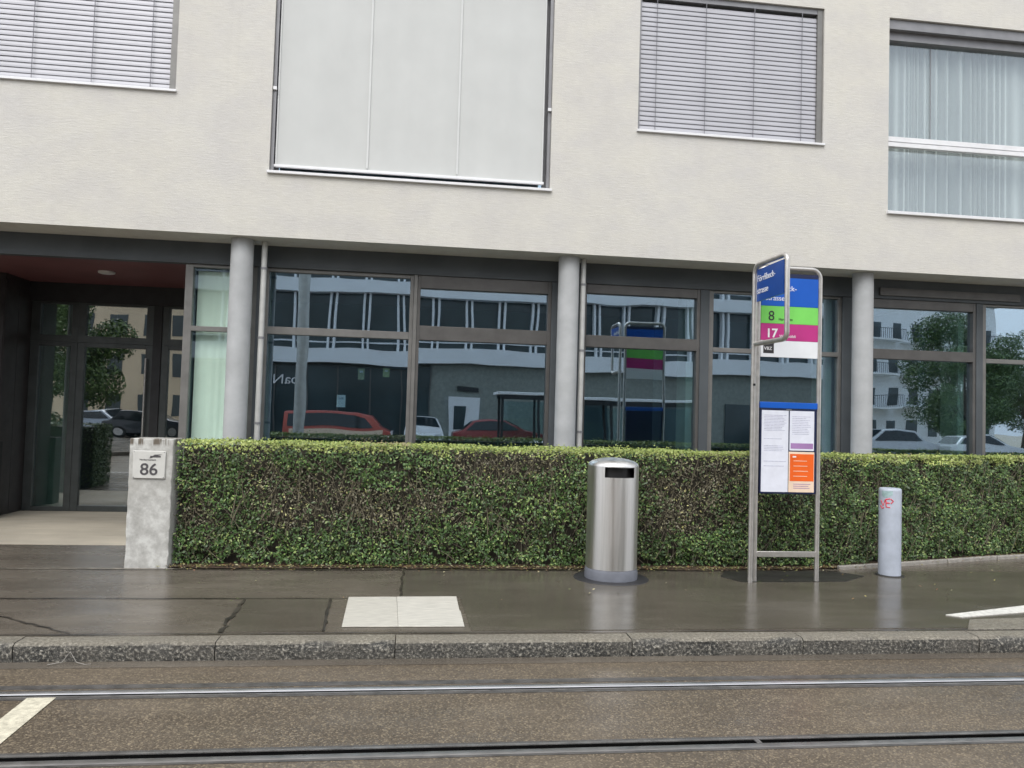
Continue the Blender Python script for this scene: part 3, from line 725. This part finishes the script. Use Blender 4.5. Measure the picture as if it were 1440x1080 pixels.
tag(leaf_mesh('fallen_leaves', P, nn, rng.uniform(.008, .02, n), cc, M['leaf'], None), 'small yellow and brown leaves fallen along the foot of the hedge', 'fallen leaves', kind='stuff')
H2 = thing('hedge', 'short clipped hedge left of the entrance path, seen mirrored in the entrance doors', 'hedge', (-9.5, 9.2, 0))
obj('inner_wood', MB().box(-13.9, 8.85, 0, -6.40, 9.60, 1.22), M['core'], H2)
n = 16000; side = rng.integers(0, 4, n); x = rng.uniform(-14, -6.3, n); y = rng.uniform(8.76, 9.7, n); z = rng.uniform(.02, 1.28, n); e = rng.exponential(.03, n)
P = np.stack([x, y, z], 1); nn = np.zeros((n, 3))
P[side == 0, 1] = 8.76 + e[side == 0]; nn[side == 0] = (0, -1, .3); P[side == 1, 1] = 9.70 - e[side == 1]; nn[side == 1] = (0, 1, .3)
P[side == 2, 2] = 1.30 - e[side == 2]; nn[side == 2] = (0, 0, 1); P[side == 3, 0] = -6.3 - e[side == 3]; nn[side == 3] = (1, 0, .3)
nn = unit(nn + rng.normal(size=(n, 3)) * .5); cc = np.array([.032, .070, .018]) + np.array([.08, .10, .03]) * rng.random((n, 1))
leaf_mesh('foliage', P, nn, rng.uniform(.018, .032, n), cc, M['leaf'], H2)
# bent twig in the gutter
tag(obj('twig', MB().tube([(-2.45, 5.86, -.118), (-2.37, 5.90, -.112), (-2.33, 5.93, -.05), (-2.27, 5.89, -.112), (-2.2, 5.86, -.118), (-2.17, 5.88, -.12)], .0028, 6, .0015), M['stone'], None, smooth=True, loc=(-2.33, 5.9, -.13)),
    'pale bent twig lying in the gutter against the kerb at the left', 'twig')

# ------------------------------------------------------------------ address pillar
PL = thing('address_pillar', 'square worn white concrete pillar at the left end of the hedge', 'pillar', (-2.70, 8.85, 0))
bmp_ = MB(); x0, x1, y0, y1 = -2.918, -2.487, 8.66, 9.06
nx, nz = 6, 18
ring = lambda z: [(x0 + (x1 - x0) * i / nx, y0) for i in range(nx)] + [(x1, y0 + (y1 - y0) * i / nx) for i in range(nx)] + [(x1 - (x1 - x0) * i / nx, y1) for i in range(nx)] + [(x0, y1 - (y1 - y0) * i / nx) for i in range(nx)]
for j in range(nz + 1):
    z = 1.352 * j / nz
    for i, (x, y) in enumerate(ring(z)):
        e = .004 if i % nx else .007
        bmp_.v.append((x + random.uniform(-e, e), y + random.uniform(-.002, .002), z))
R4 = 4 * nx
for j in range(nz):
    for i in range(R4): bmp_.f.append((j * R4 + i, j * R4 + (i + 1) % R4, (j + 1) * R4 + (i + 1) % R4, (j + 1) * R4 + i))
bmp_.f.append(tuple(nz * R4 + i for i in range(R4)))
obj('shaft', bmp_, M['pillar'], PL, bevel=.008)
pt = obj('number_plate', MB().box(-2.878, 8.640, .936, -2.552, 8.652, 1.226), M['plate'], PL, bevel=.006)
text('house_number', '86', .172, M['dark_ink'], pt, (-2.713, 8.6385, .975), align='CENTER', bold=.002, sx=1.06)
text('plate_lettering', 'Hardturmstrasse', .024, M['dark_ink'], pt, (-2.81, 8.6385, 1.125))
obj('emblem', MB().prism([(-2.705, 8.638), (-2.60, 8.638), (-2.60, 8.6395), (-2.705, 8.6395)], 1.158, 1.174).add([(-2.72, 8.6385, 1.148), (-2.70, 8.6385, 1.148), (-2.625, 8.6385, 1.176), (-2.585, 8.6385, 1.19), (-2.66, 8.6385, 1.187)], [(0, 1, 2, 3, 4)]), M['dark_ink'], pt)
sc = MB()
for (x, z) in ((-2.865, .948), (-2.565, .948), (-2.865, 1.214), (-2.565, 1.214)): sc.lathe(x, 8.64, [(.0, 0)], 3, False) if False else sc.box(x - .004, 8.637, z - .004, x + .004, 8.6395, z + .004)
obj('screw', sc, M['greymetal'], pt)

# ------------------------------------------------------------------ litter bin
BX, BY, BR = 2.165, 8.225, .272
LB = thing('litter_bin', 'tall round brushed steel litter bin with a black slot, standing before the hedge', 'litter bin', (BX, BY, 0))
seg = 120; zs_ = [.125, .4, .7, 1.0, 1.088, 1.195, 1.205]
prof = [(BR, z) for z in zs_] + [(BR - .003, 1.214), (BR - .014, 1.230), (BR * .84, 1.250), (BR * .6, 1.270), (BR * .35, 1.282), (BR * .15, 1.287), (.001, 1.288)]
body = MB()
for r, z in prof:
    for k in range(seg): body.v.append((BX + r * cos(2 * pi * k / seg), BY + r * sin(2 * pi * k / seg), z))
mid = 1.5 * pi + radians(3); half = radians(36); kc = (mid + radians(0)) / (2 * pi) * seg
for i in range(len(prof) - 1):
    for k in range(seg):
        a = 2 * pi * (k + .5) / seg
        if i == 4 and abs(a - mid) < half: continue
        body.f.append((i * seg + k, i * seg + (k + 1) % seg, (i + 1) * seg + (k + 1) % seg, (i + 1) * seg + k))
obj('body', body, M['brushed'], LB, smooth=True)
obj('liner', MB().lathe(BX, BY, [(BR - .06, .9), (BR - .06, 1.20), (.01, 1.202)], 40, False), M['black'], LB, smooth=True)
rim = MB()
for zz in (1.088, 1.195):
    pts = [(BX + (BR - .008) * cos(a), BY + (BR - .008) * sin(a), zz) for a in np.linspace(mid - half, mid + half, 20)]
    rim.tube(pts, .006, 6)
obj('slot_rim', rim, M['black'], LB, smooth=True)
obj('base', MB().lathe(BX, BY, [(BR + .010, .012), (BR + .010, .09), (BR + .002, .123)], 64), M['greyplastic'], LB, smooth=True)
obj('foot_plate', MB().lathe(BX, BY, [(.40, .0045), (.395, .010), (BR, .014)], 64), M['black2'], LB, smooth=True)

# ------------------------------------------------------------------ bollard
BO = thing('bollard', 'pale grey round bollard with a red scribble, in front of the hedge', 'bollard', (5.49, 8.42, 0))
obj('shaft', MB().lathe(5.49, 8.42, [(.121, 0.002), (.121, .965), (.120, .985), (.112, .997), (.09, 1.001)], 48), M['post'], BO, smooth=True)
obj('base_ring', MB().lathe(5.49, 8.42, [(.16, .0045), (.15, .012), (.122, .016)], 40), M['walk3'], BO)
def wrap(pts_, r, w):
    mbx = MB(); P0 = []
    for (a, z) in pts_: P0.append((5.49 + r * sin(a), 8.42 - r * cos(a), z))
    mbx.tube(P0, w, 6); return mbx
g_ = MB()
for st in ([(-1.45, .86), (-1.2, .80), (-1.0, .87)], [(-.95, .875), (-.55, .885)], [(-.95, .875), (-.9, .79), (-.55, .785)], [(-.93, .835), (-.6, .835)], [(-.5, .88), (-.3, .86), (-.5, .83)], [(-1.5, .80), (-1.3, .77), (-1.1, .78)]):
    w_ = wrap(st, .1205, .0075); g_.add(w_.v, w_.f)
obj('scribble', g_, M['sticker'], BO, smooth=True)
ms = MB(); A_ = np.linspace(-1.35, -.35, 12)
for a, b in zip(A_, A_[1:]):
    q = lambda t, z: (5.49 + .1225 * sin(t), 8.42 - .1225 * cos(t), z)
    za, zb = .945 - .015 * sin(a * 5), .945 - .015 * sin(b * 5)
    ms.quad(q(a, za - .035), q(b, zb - .035), q(b, .972), q(a, .972))
obj('stain', ms, M['mint'], BO)

# ------------------------------------------------------------------ stop sign
SX0, SX1, SY = 3.706, 4.415, 8.08
ST = thing('stop_sign', 'tram stop sign of bent steel tubes with blue, green and magenta panels', 'stop sign', (4.05, SY, 0))
def arc(c, r, a0, a1, plane='xz', n=7):
    return [(c[0] + r * cos(a), c[1], c[2] + r * sin(a)) if plane == 'xz' else (c[0], c[1] + r * cos(a), c[2] + r * sin(a)) for a in np.linspace(a0, a1, n)]
R_ = .0255; zt = 3.405; cr = .10
main = [(SX0, SY, .0)] + arc((SX0 + cr, SY, zt - cr), cr, pi, pi / 2) + arc((SX1 - cr, SY, zt - cr), cr, pi / 2, 0) + [(SX1, SY, 0)]
obj('frame_tube', MB().tube(main, R_, 14), M['tube'], ST, smooth=True)
obj('cross_bar', MB().box(SX0 + .02, SY - .02, .265, SX1 - .02, SY + .02, .325), M['tube'], ST, bevel=.004)
# second post with the arm of the blade sign, standing out towards the road
PX, PYs, PO = 3.632, 8.02, 7.34
arm = [(PX, PYs, 0)] + arc((PX, PYs - .10, 3.40 - .10), .10, 0, pi / 2, 'yz') + arc((PX + .03, PO + .07, 3.40 - .07), .07, pi / 2, pi, 'yz') + arc((PX + .035, PO + .07, 2.55 + .07), .07, pi, 1.5 * pi, 'yz') + [(PX + .01, PYs - .01, 2.55)]
obj('blade_tube', MB().tube(arm, R_, 14), M['tube'], ST, smooth=True)
for cx_, cy_ in ((PX, PYs), (SX0, SY), (SX1, SY)): obj('post_cap', MB().lathe(cx_, cy_, [(.027, .003), (.027, .05)], 20), M['tube'], ST, smooth=True)
obj('bolt', MB().box(PX - .012, PYs - .034, 2.10, PX + .012, PYs - .024, 2.124), M['black'], ST)
a0, a1 = SX0 + .026, SX1 - .026
obj('dark_strip', MB().box(a0, SY - .012, 3.30, a1, SY + .012, 3.345), M['navy'], ST)
sb = obj('stop_panel', MB().box(a0, SY - .014, 2.985, a1, SY + .014, 3.298), M['blue'], ST)
sg = obj('line_panel', MB().box(a0, SY - .014, 2.793, a1, SY + .014, 2.982), M['green'], ST)
sm = obj('line_panel', MB().box(a0, SY - .014, 2.608, a1, SY + .014, 2.790), M['magenta'], ST)
sw = obj('white_panel', MB().box(a0, SY - .014, 2.425, a1, SY + .014, 2.605), M['white'], ST)
yF = SY - .0155
text('lettering', 'Förrlibuck-', .080, M['white_ink'], sb, (a0 + .045, yF, 3.155)); text('lettering', 'strasse', .080, M['white_ink'], sb, (a0 + .045, yF, 3.045))
text('line_number', '8', .15, M['black_ink'], sg, (a0 + .08, yF, 2.825)); text('lettering', 'Hardturm', .040, M['black_ink'], sg, (a0 + .20, yF, 2.828))
text('line_number', '17', .135, M['white_ink'], sm, (a0 + .055, yF, 2.64), bold=.003); text('lettering', 'Werdhölzli', .042, M['white_ink'], sm, (a0 + .21, yF, 2.642))
lb = obj('emblem', MB().box(a0 + .03, yF - .001, 2.465, a0 + .15, yF + .001, 2.575), M['black_ink'], sw)
text('emblem_lettering', 'VBZ', .05, M['white_ink'], lb, (a0 + .037, yF - .003, 2.50))
# the back shows the same strips (mirrored in the windows)
# blade panel
BXp = PX + .018
bpn = obj('blade_panel', MB().box(BXp - .010, PO + .035, 3.005, BXp + .010, PYs - .035, 3.350), M['blue2'], ST)
# the face turned to the viewer is the one looking along -X towards the left
text('lettering', 'Förrlibuck-', .098, M['white_ink'], bpn, (BXp - .0115, PYs - .05, 3.215), xdir=(0, -1, 0), up=(0, 0, 1), sx=.95)
text('lettering', 'strasse', .098, M['white_ink'], bpn, (BXp - .0115, PYs - .05, 3.085), xdir=(0, -1, 0), up=(0, 0, 1), sx=.95)
# timetable case
ic0, ic1, iz0, iz1 = 3.742, 4.385, .945, 1.865
cs = obj('timetable_case', MB().box(ic0, SY - .02, iz0, ic1, SY + .035, iz1), M['navy'], ST, bevel=.004)
obj('case_header', MB().box(ic0 - .01, SY - .026, 1.868, ic1 + .006, SY + .04, 1.935), M['blue'], ST, bevel=.004)
yP = SY - .0235
def sheet(name, x0, x1, z0, z1, m, par=cs, y=yP): return obj(name, MB().box(x0, y, z0, x1, y + .0012, z1), m, par)
L_ = sheet('poster', ic0 + .012, ic0 + .318, iz0 + .02, iz1 - .02, M['paper'])
for (z0, z1, m) in ((1.62, 1.80, 'ink'), (1.53, 1.545, 'ink'), (1.40, 1.47, 'ink'), (1.29, 1.30, 'ink'), (1.24, 1.248, 'ink')): 
    nrow = max(1, int((z1 - z0) / .016))
    for i in range(nrow if z1 - z0 > .05 else 1):
        zz = z1 - (i + .5) * (z1 - z0) / nrow
        sheet('print_line', ic0 + .04, ic0 + random.uniform(.24, .295), zz - .003, zz + .003, M[m], L_, yP - .0012)
R2 = sheet('poster', ic0 + .332, ic1 - .03, 1.415, iz1 - .02, M['paper'])
for i in range(11): sheet('print_line', ic0 + .36, ic0 + random.uniform(.52, .585), 1.78 - i * .019, 1.786 - i * .019, M['ink'], R2, yP - .0012)
sheet('print_band', ic0 + .345, ic1 - .04, 1.435, 1.495, M['ink2'], R2, yP - .0012)
O2 = sheet('poster', ic0 + .325, ic1 - .024, iz0 + .02, 1.402, M['cream'])
sheet('poster_field', ic0 + .340, ic1 - .030, 1.085, 1.378, M['orange'], O2, yP - .0012)
for i in range(4): sheet('print_line', ic0 + .38, ic0 + random.uniform(.5, .57), 1.30 - i * .055, 1.306 - i * .055, M['cream'], O2, yP - .0024)
sheet('print_line', ic0 + .37, ic0 + .41, 1.34, 1.356, M['white_ink'], O2, yP - .0024)
for i in range(3): sheet('print_line', ic0 + .38, ic0 + random.uniform(.52, .59), 1.05 - i * .022, 1.056 - i * .022, M['ink2'], O2, yP - .0012)
obj('case_lock', MB().box(ic0 + .29, SY - .028, iz1 - .016, ic0 + .35, SY - .018, iz1 - .004), M['greymetal'], cs)

# ------------------------------------------------------------------ across the street (seen mirrored in the glass)
def opposite():
    r = thing('office_building', 'long building with white bands and strip windows, mirrored in the ground floor glass', 'building', (6, -20, 0))
    Y = -20.0; x0, x1 = -12, 25
    obj('band', MB().box(x0, Y - .5, 4.27, x1, Y + .3, 5.06), M['bwhite'], r); obj('band', MB().box(x0, Y - .5, 7.84, x1, Y + .3, 8.55), M['bwhite'], r)
    obj('band', MB().box(x0, Y - .5, 11.4, x1, Y + .3, 12.2), M['bwhite'], r); obj('wall', MB().box(x0, Y - 10, .0, x1, Y - .55, 12.0), M['bgrey'], r)
    for za, zb in ((5.06, 7.84), (8.55, 11.4)):
        obj('glazing', MB().box(x0 + .02, Y - .53, za, x1 - .02, Y - .40, zb), M['bdark'], r)
        mu = MB(); k = x0 + .58
        while k < x1:
            mu.box(k - .20, Y - .39, za + .001, k - .09, Y + .0, zb - .001); mu.box(k + .09, Y - .39, za + .001, k + .20, Y + .0, zb - .001); k += 1.78
        o = obj('mullion', mu, M['bwhite'], r)
        mu2 = MB().box(x0, Y - .385, za + .35, x1, Y - .3, za + .42); obj('rail', mu2, M['bwhite'], r)
    obj('shop_front', MB().box(x0 + .1, Y - .50, .15, .9, Y - .1, 4.1), M['bdark'], r)
    fr = MB()
    for k in range(9): fr.box(x0 + .1 + k * 1.6, Y - .09, .15, x0 + .17 + k * 1.6, Y - .03, 4.1)
    obj('shop_frame', fr, M['frame'], r)
    obj('wall', MB().box(.92, Y - .5, .0, x1, Y - .12, 4.26), simple('pale_green_grey_render', (.24, .26, .235), .8), r)
    dr = obj('door', MB().box(1.95, Y - .10, 0, 3.45, Y - .04, 2.55), M['bwhite'], r); obj('door_pane', MB().box(2.2, Y - .03, .9, 2.75, Y - .02, 2.1), M['bdark'], dr)
    obj('sign', MB().box(2.35, Y - .10, 2.85, 3.35, Y - .04, 3.1), M['dark'], r)
    obj('shutter', MB().box(7.5, Y - .10, .2, 10.6, Y - .02, 2.6).box(12.2, Y - .10, .2, 15.6, Y - .02, 2.6).box(17.2, Y - .10, .2, 20.6, Y - .02, 2.6), M['bdark'], r)
    text('lettering', 'baN', .75, M['white_ink'], r, (-5.9, Y + .02, 3.05), xdir=(-1, 0, 0), up=(0, 0, 1))
opposite()
def block(name, label, x0, x1, y0, y1, h, m, nfx, nfz, wz=1.5, ww=1.1, rot=0, bal=False):
    cx, cy = (x0 + x1) / 2, (y0 + y1) / 2
    r = thing(name, label, 'building', (cx, cy, 0))
    obj('wall', MB().box(x0, y0, 0, x1, y1, h), m, r); obj('roof', MB().box(x0 - .2, y0 - .2, h, x1 + .2, y1 + .2, h + .3), M['greymetal'], r)
    for j in range(nfz):
        z = 1.0 + j * 2.9
        for i in range(nfx):
            x = x0 + (i + .5) * (x1 - x0) / nfx
            w = obj('window', MB().box(x - ww / 2, y1 + .002, z, x + ww / 2, y1 + .03, z + wz), M['bdark'], r)
        n2 = max(2, int((y1 - y0) / 3)); sd = MB()
        for i in range(n2):
            y = y0 + (i + .5) * (y1 - y0) / n2
            for xx in (x0 - .03, x1): sd.box(xx, y - ww / 2, z, xx + .03, y + ww / 2, z + wz)
        obj('side_window', sd, M['bdark'], r)
        if bal and j:
            for i in range(0, nfx, 2):
                x = x0 + (i + .5) * (x1 - x0) / nfx; q = MB().box(x - 2.2, y1, z - .35, x + 2.2, y1 + 1.4, z - .2)
                b_ = obj('balcony', q, m, r); ra = MB().box(x - 2.2, y1 + 1.36, z + .75, x + 2.2, y1 + 1.4, z + .8)
                for t in range(23): ra.box(x - 2.2 + t * .2, y1 + 1.37, z - .2, x - 2.17 + t * .2, y1 + 1.39, z + .75)
                obj('railing', ra, M['black'], b_)
    r.rotation_euler[2] = rot
    return r
block('apartment_house', 'beige rendered house across the street, mirrored in the entrance doors', -27, -15.6, -52, -33, 9.2, M['beige'], 5, 4, rot=radians(0))
block('apartment_house', 'white apartment house with balconies across the street, mirrored in the right hand windows', 34, 56, -58, -46, 13.6, M['bwhite'], 9, 4, rot=radians(-14), bal=True)

def tree(x, y, h, cr_, label, nl=9000, seed=1, low=False):
    r = thing('tree', label, 'tree', (x, y, 0), 'street trees across the road')
    rg = np.random.default_rng(seed); random.seed(seed)
    t = MB(); t.tube([(x, y, -.05), (x + .1, y, h * .25), (x, y + .1, h * .5), (x + .05, y, h * .8)], .2, 10, .06)
    cents = []
    for i in range(26):
        a = rg.uniform(0, 2 * pi); q = rg.uniform(.1, 1) ** .6; zz = h * .62 + cr_ * rg.uniform(-1, 1) - (rg.uniform(0, 1.6) if low else 0)
        k = math.sqrt(max(0.05, 1 - ((zz - h * .62) / (cr_ * 1.1)) ** 2)); c = np.array([x + cr_ * q * k * cos(a), y + cr_ * q * k * sin(a), zz]); cents.append(c)
        t.tube([(x, y, h * rg.uniform(.25, .5)), tuple((c + np.array([x, y, h * .5])) / 2), tuple(c)], .05, 5, .015)
    obj('trunk', t, M['bark'], r, smooth=True)
    ci = rg.integers(0, 26, nl); C_ = np.array(cents)[ci]; rad = cr_ * .33 * rg.uniform(.3, 1, nl)[:, None] ** .5
    d = unit(rg.normal(size=(nl, 3))); P = C_ + d * rad; nn = unit(d + rg.normal(size=(nl, 3)) * .6)
    c = np.array([.045, .085, .022]) + (np.array([.12, .19, .05]) - np.array([.045, .085, .022])) * rg.random((nl, 1))
    leaf_mesh('crown', P, nn, rg.uniform(.05, .10, nl), c, M['leaf'], r)
tree(-15.2, -7.5, 6.8, 3.0, 'leafy street tree mirrored in the entrance doors', 48000, 3, low=True)
tree(34.0, -24, 8, 3.2, 'leafy street tree mirrored left in the right hand windows', 22000, 4)
tree(41.5, -27, 7.6, 3.1, 'leafy street tree mirrored further right in the right hand windows', 22000, 5)
tree(31.0, -19, 6.0, 2.4, 'lower leafy street tree mirrored behind the silver car', 22000, 6)
tree(52, -30, 9, 3.6, 'tallest leafy street tree mirrored at the right edge', 22000, 8)

def car(label, x, y, yaw, col, van=False, cat='car', L=4.3, Wd=1.76, Hh=1.46):
    r = thing('van' if van else 'car', label, cat, (x, y, 0), 'vehicles parked across the street')
    if van: top = [(-.5, .55), (-.49, .98), (-.46, 1.0), (.18, 1.0), (.30, .93), (.40, .62), (.49, .50), (.5, .3)]
    else: top = [(-.5, .45), (-.49, .60), (-.40, .66), (-.30, .95), (-.12, 1.0), (.05, .99), (.22, .72), (.26, .66), (.46, .56), (.5, .38)]
    def loft(pts, hw, roofw, z0, zbelt):
        mb_ = MB(); n = len(pts)
        for xx, zz in pts:
            Z = zz * Hh; w_ = hw if Z <= zbelt + .02 else hw + (roofw - hw) * (Z - zbelt) / (Hh - zbelt)
            mb_.v += [(x + xx * L, y - hw * .98, z0), (x + xx * L, y - hw, min(Z, zbelt) * .9), (x + xx * L, y - w_, Z - .03), (x + xx * L, y - w_ * .85, Z), (x + xx * L, y + w_ * .85, Z), (x + xx * L, y + w_, Z - .03), (x + xx * L, y + hw, min(Z, zbelt) * .9), (x + xx * L, y + hw * .98, z0)]
        for i in range(n - 1):
            for k in range(7): mb_.f.append((i * 8 + k, (i + 1) * 8 + k, (i + 1) * 8 + k + 1, i * 8 + k + 1))
            mb_.f.append((i * 8 + 7, (i + 1) * 8 + 7, (i + 1) * 8, i * 8))
        mb_.f.append(tuple(range(8))); mb_.f.append(tuple((n - 1) * 8 + k for k in range(8))[::-1]); return mb_
    hw = Wd / 2; belt = Hh * (.56 if van else .62)
    b_ = obj('body', loft(top, hw, hw * .80, .26, belt), col, r, bevel=.03)
    if van: obj('side_panel', MB().box(x - .44 * L, y + hw, .42, x + .42 * L, y + hw + .015, .98), M['cream'], r)
    # side glass
    for s in (-1, 1):
        if van: pts = [(-.46, .62), (-.455, .93), (.16, .93), (.25, .87), (.33, .63)]
        else: pts = [(-.36, .66), (-.28, .90), (-.11, .95), (.04, .94), (.18, .70), (.19, .66)]
        g = MB(); vs = []
        for xx, zz in pts:
            Z = zz * Hh; w_ = hw + (hw * .80 - hw) * max(0, Z - belt) / (Hh - belt); vs.append((x + xx * L, y + s * (w_ + .008), Z))
        g.quad(*vs); obj('side_window', g, M['carglass'], r)
    xs2 = (.185, .28, .38, .62) if van else (.062, .245, .215, .70)
    for (xa, za, xb, zb_) in (((.20, .985, .385, .66) if van else (.07, .97, .215, .73)), ((-.495, .93, -.502, .62) if van else (-.305, .93, -.395, .68))):
        g = MB(); e = .012 if xa > 0 else -.012
        g.quad((x + xa * L + e, y - hw * .70, za * Hh + .01), (x + xa * L + e, y + hw * .70, za * Hh + .01), (x + xb * L + e, y + hw * .84, zb_ * Hh + .01), (x + xb * L + e, y - hw * .84, zb_ * Hh + .01))
        obj('windscreen', g, M['carglass'], r)
    for xx in (-.31, .31):
        for s in (-1, 1):
            prof_ = [(x + xx * L, y + s * (hw - .19), .31), (x + xx * L, y + s * (hw + .01), .31)]
            w_ = obj('wheel', MB().tube(prof_, .31, 24), M['tyre'], r, smooth=True)
            obj('rim', MB().tube([(x + xx * L, y + s * (hw + .005), .31), (x + xx * L, y + s * (hw + .02), .31)], .2, 20), M['rim'], w_, smooth=True)
    for s in (-1, 1):
        obj('headlight', MB().box(x + .485 * L, y + s * hw * .72 - .16, .50 * Hh * .9, x + .503 * L, y + s * hw * .72 + .16, .50 * Hh * .9 + .13), M['lamp'], r)
    r.rotation_euler[2] = yaw
    return r
car('red and white van parked across the street, mirrored in the large left pane', -3.2, -14, 0, paint('red_van_paint', (.50, .085, .06)), True, 'van', 4.6, 1.85, 1.75)
car('white car parked across the street, mirrored beside the narrow mullion', .5, -15.2, radians(90), paint('white_car_paint', (.75, .76, .78)))
car('red car parked across the street, mirrored left of the shelter', 4.0, -14.6, 0, paint('red_car_paint', (.34, .05, .05)))
car('silver car parked across the street, mirrored in the right hand window', 22.2, -13.2, radians(180), paint('silver_car_paint', (.55, .57, .60)), Hh=1.7)
car('white car parked across the street, mirrored at the far right edge', 29.0, -15.5, 0, paint('pale_car_paint', (.72, .73, .75)))
car('blue car parked across the street, mirrored in the entrance doors', -17.6, -22.0, radians(25), paint('blue_car_paint', (.10, .14, .22)))
car('pale blue car across the street before the darker blue one, mirrored in the entrance doors', -16.6, -19.2, radians(20), paint('pale_blue_car_paint', (.36, .43, .52)))
car('dark car parked across the street, mirrored in the right entrance door', -13.6, -17.0, 0, paint('dark_car_paint', (.03, .035, .045)))

SH = thing('tram_shelter', 'tram shelter with a pale roof and dark posts, mirrored in the middle windows', 'shelter', (7.7, -10, 0))
obj('roof', MB().box(3.3, -10.9, 2.50, 12.2, -9.3, 2.62), M['bwhite'], SH, bevel=.02); obj('beam', MB().box(3.45, -9.5, 2.34, 12.1, -9.38, 2.498).box(3.45, -10.7, 2.34, 12.1, -10.58, 2.498), M['dark'], SH)
for x in (3.5, 5.0, 8.0, 11.9): obj('post', MB().box(x, -10.7, 0, x + .10, -10.6, 2.34).box(x, -9.5, 0, x + .10, -9.4, 2.34), M['dark'], SH)
g2 = glass('shelter_glass', lo=.05); obj('glass_wall', MB().box(3.7, -10.66, .3, 11.8, -10.65, 2.25), g2, SH)
obj('bench', MB().box(5.5, -10.5, .42, 7.8, -10.1, .47).box(5.6, -10.45, 0, 5.68, -10.15, .42).box(7.6, -10.45, 0, 7.68, -10.15, .42), M['beige'], SH)
PO_ = thing('catenary_pole', 'tall grey steel pole across the track, mirrored in the left pane', 'pole', (-3.2, -1.5, -.13))
obj('pole', MB().lathe(-3.2, -1.5, [(.16, -.13), (.16, 3.2), (.155, 9.0)], 24), M['pipe'], PO_, smooth=True)
obj('pole_base', MB().lathe(-3.2, -1.5, [(.26, -.13), (.26, .12), (.2, .16)], 24), M['colc'], PO_, smooth=True)

# ------------------------------------------------------------------ camera
yaw, pitch, roll = radians(7.2205), radians(2.346), radians(1.6675)
fwd = Vector((sin(yaw) * cos(pitch), cos(yaw) * cos(pitch), sin(pitch))); right = Vector((cos(yaw), -sin(yaw), 0)); up = right.cross(fwd)
r2 = cos(roll) * right + sin(roll) * up; u2 = -sin(roll) * right + cos(roll) * up
cam = bpy.data.objects.new('camera', bpy.data.cameras.new('camera')); COL.objects.link(cam)
mw = Matrix((r2, u2, -fwd)).transposed().to_4x4(); mw.translation = Vector((0, 0, 1.7)); cam.matrix_world = mw
cam.data.sensor_width = 36; cam.data.lens = 27.5; cam.data.clip_end = 600; cam.data.clip_start = .05
S.camera = cam

# ------------------------------------------------------------------ light: bright overcast sky
el, az = radians(52), radians(200)      # sun behind and left of the camera, blurred by cloud
w = bpy.data.worlds.new('World'); S.world = w; w.use_nodes = True; nt = w.node_tree
bg = nt.nodes['Background']
sky = nt.nodes.new('ShaderNodeTexSky'); sky.sky_type = 'NISHITA'; sky.sun_disc = False; sky.sun_elevation = el; sky.sun_rotation = az; sky.air_density = 1.0; sky.dust_density = 4; sky.ozone_density = 1
hs = nt.nodes.new('ShaderNodeHueSaturation'); hs.inputs['Saturation'].default_value = .22
nt.links.new(sky.outputs[0], hs.inputs['Color'])
mxn = nt.nodes.new('ShaderNodeMix'); mxn.data_type = 'RGBA'; mxn.inputs['Factor'].default_value = .55; mxn.inputs['B'].default_value = (9.5, 9.9, 10.6, 1)
nt.links.new(hs.outputs[0], mxn.inputs['A']); nt.links.new(mxn.outputs['Result'], bg.inputs['Color'])
bg.inputs['Strength'].default_value = .11
sun = bpy.data.objects.new('sun', bpy.data.lights.new('sun', 'SUN')); COL.objects.link(sun)
sun.data.energy = 1.0; sun.data.angle = radians(40); sun.data.color = (1, .97, .93)
d = Vector((sin(az) * cos(el), cos(az) * cos(el), sin(el)))
sun.rotation_euler = d.to_track_quat('Z', 'Y').to_euler(); sun.location = (0, 0, 20)
S.view_settings.view_transform = 'Standard'; S.view_settings.look = 'None'; S.view_settings.exposure = .72; S.view_settings.gamma = 1
S.cycles.max_bounces = 8; S.cycles.transparent_max_bounces = 16
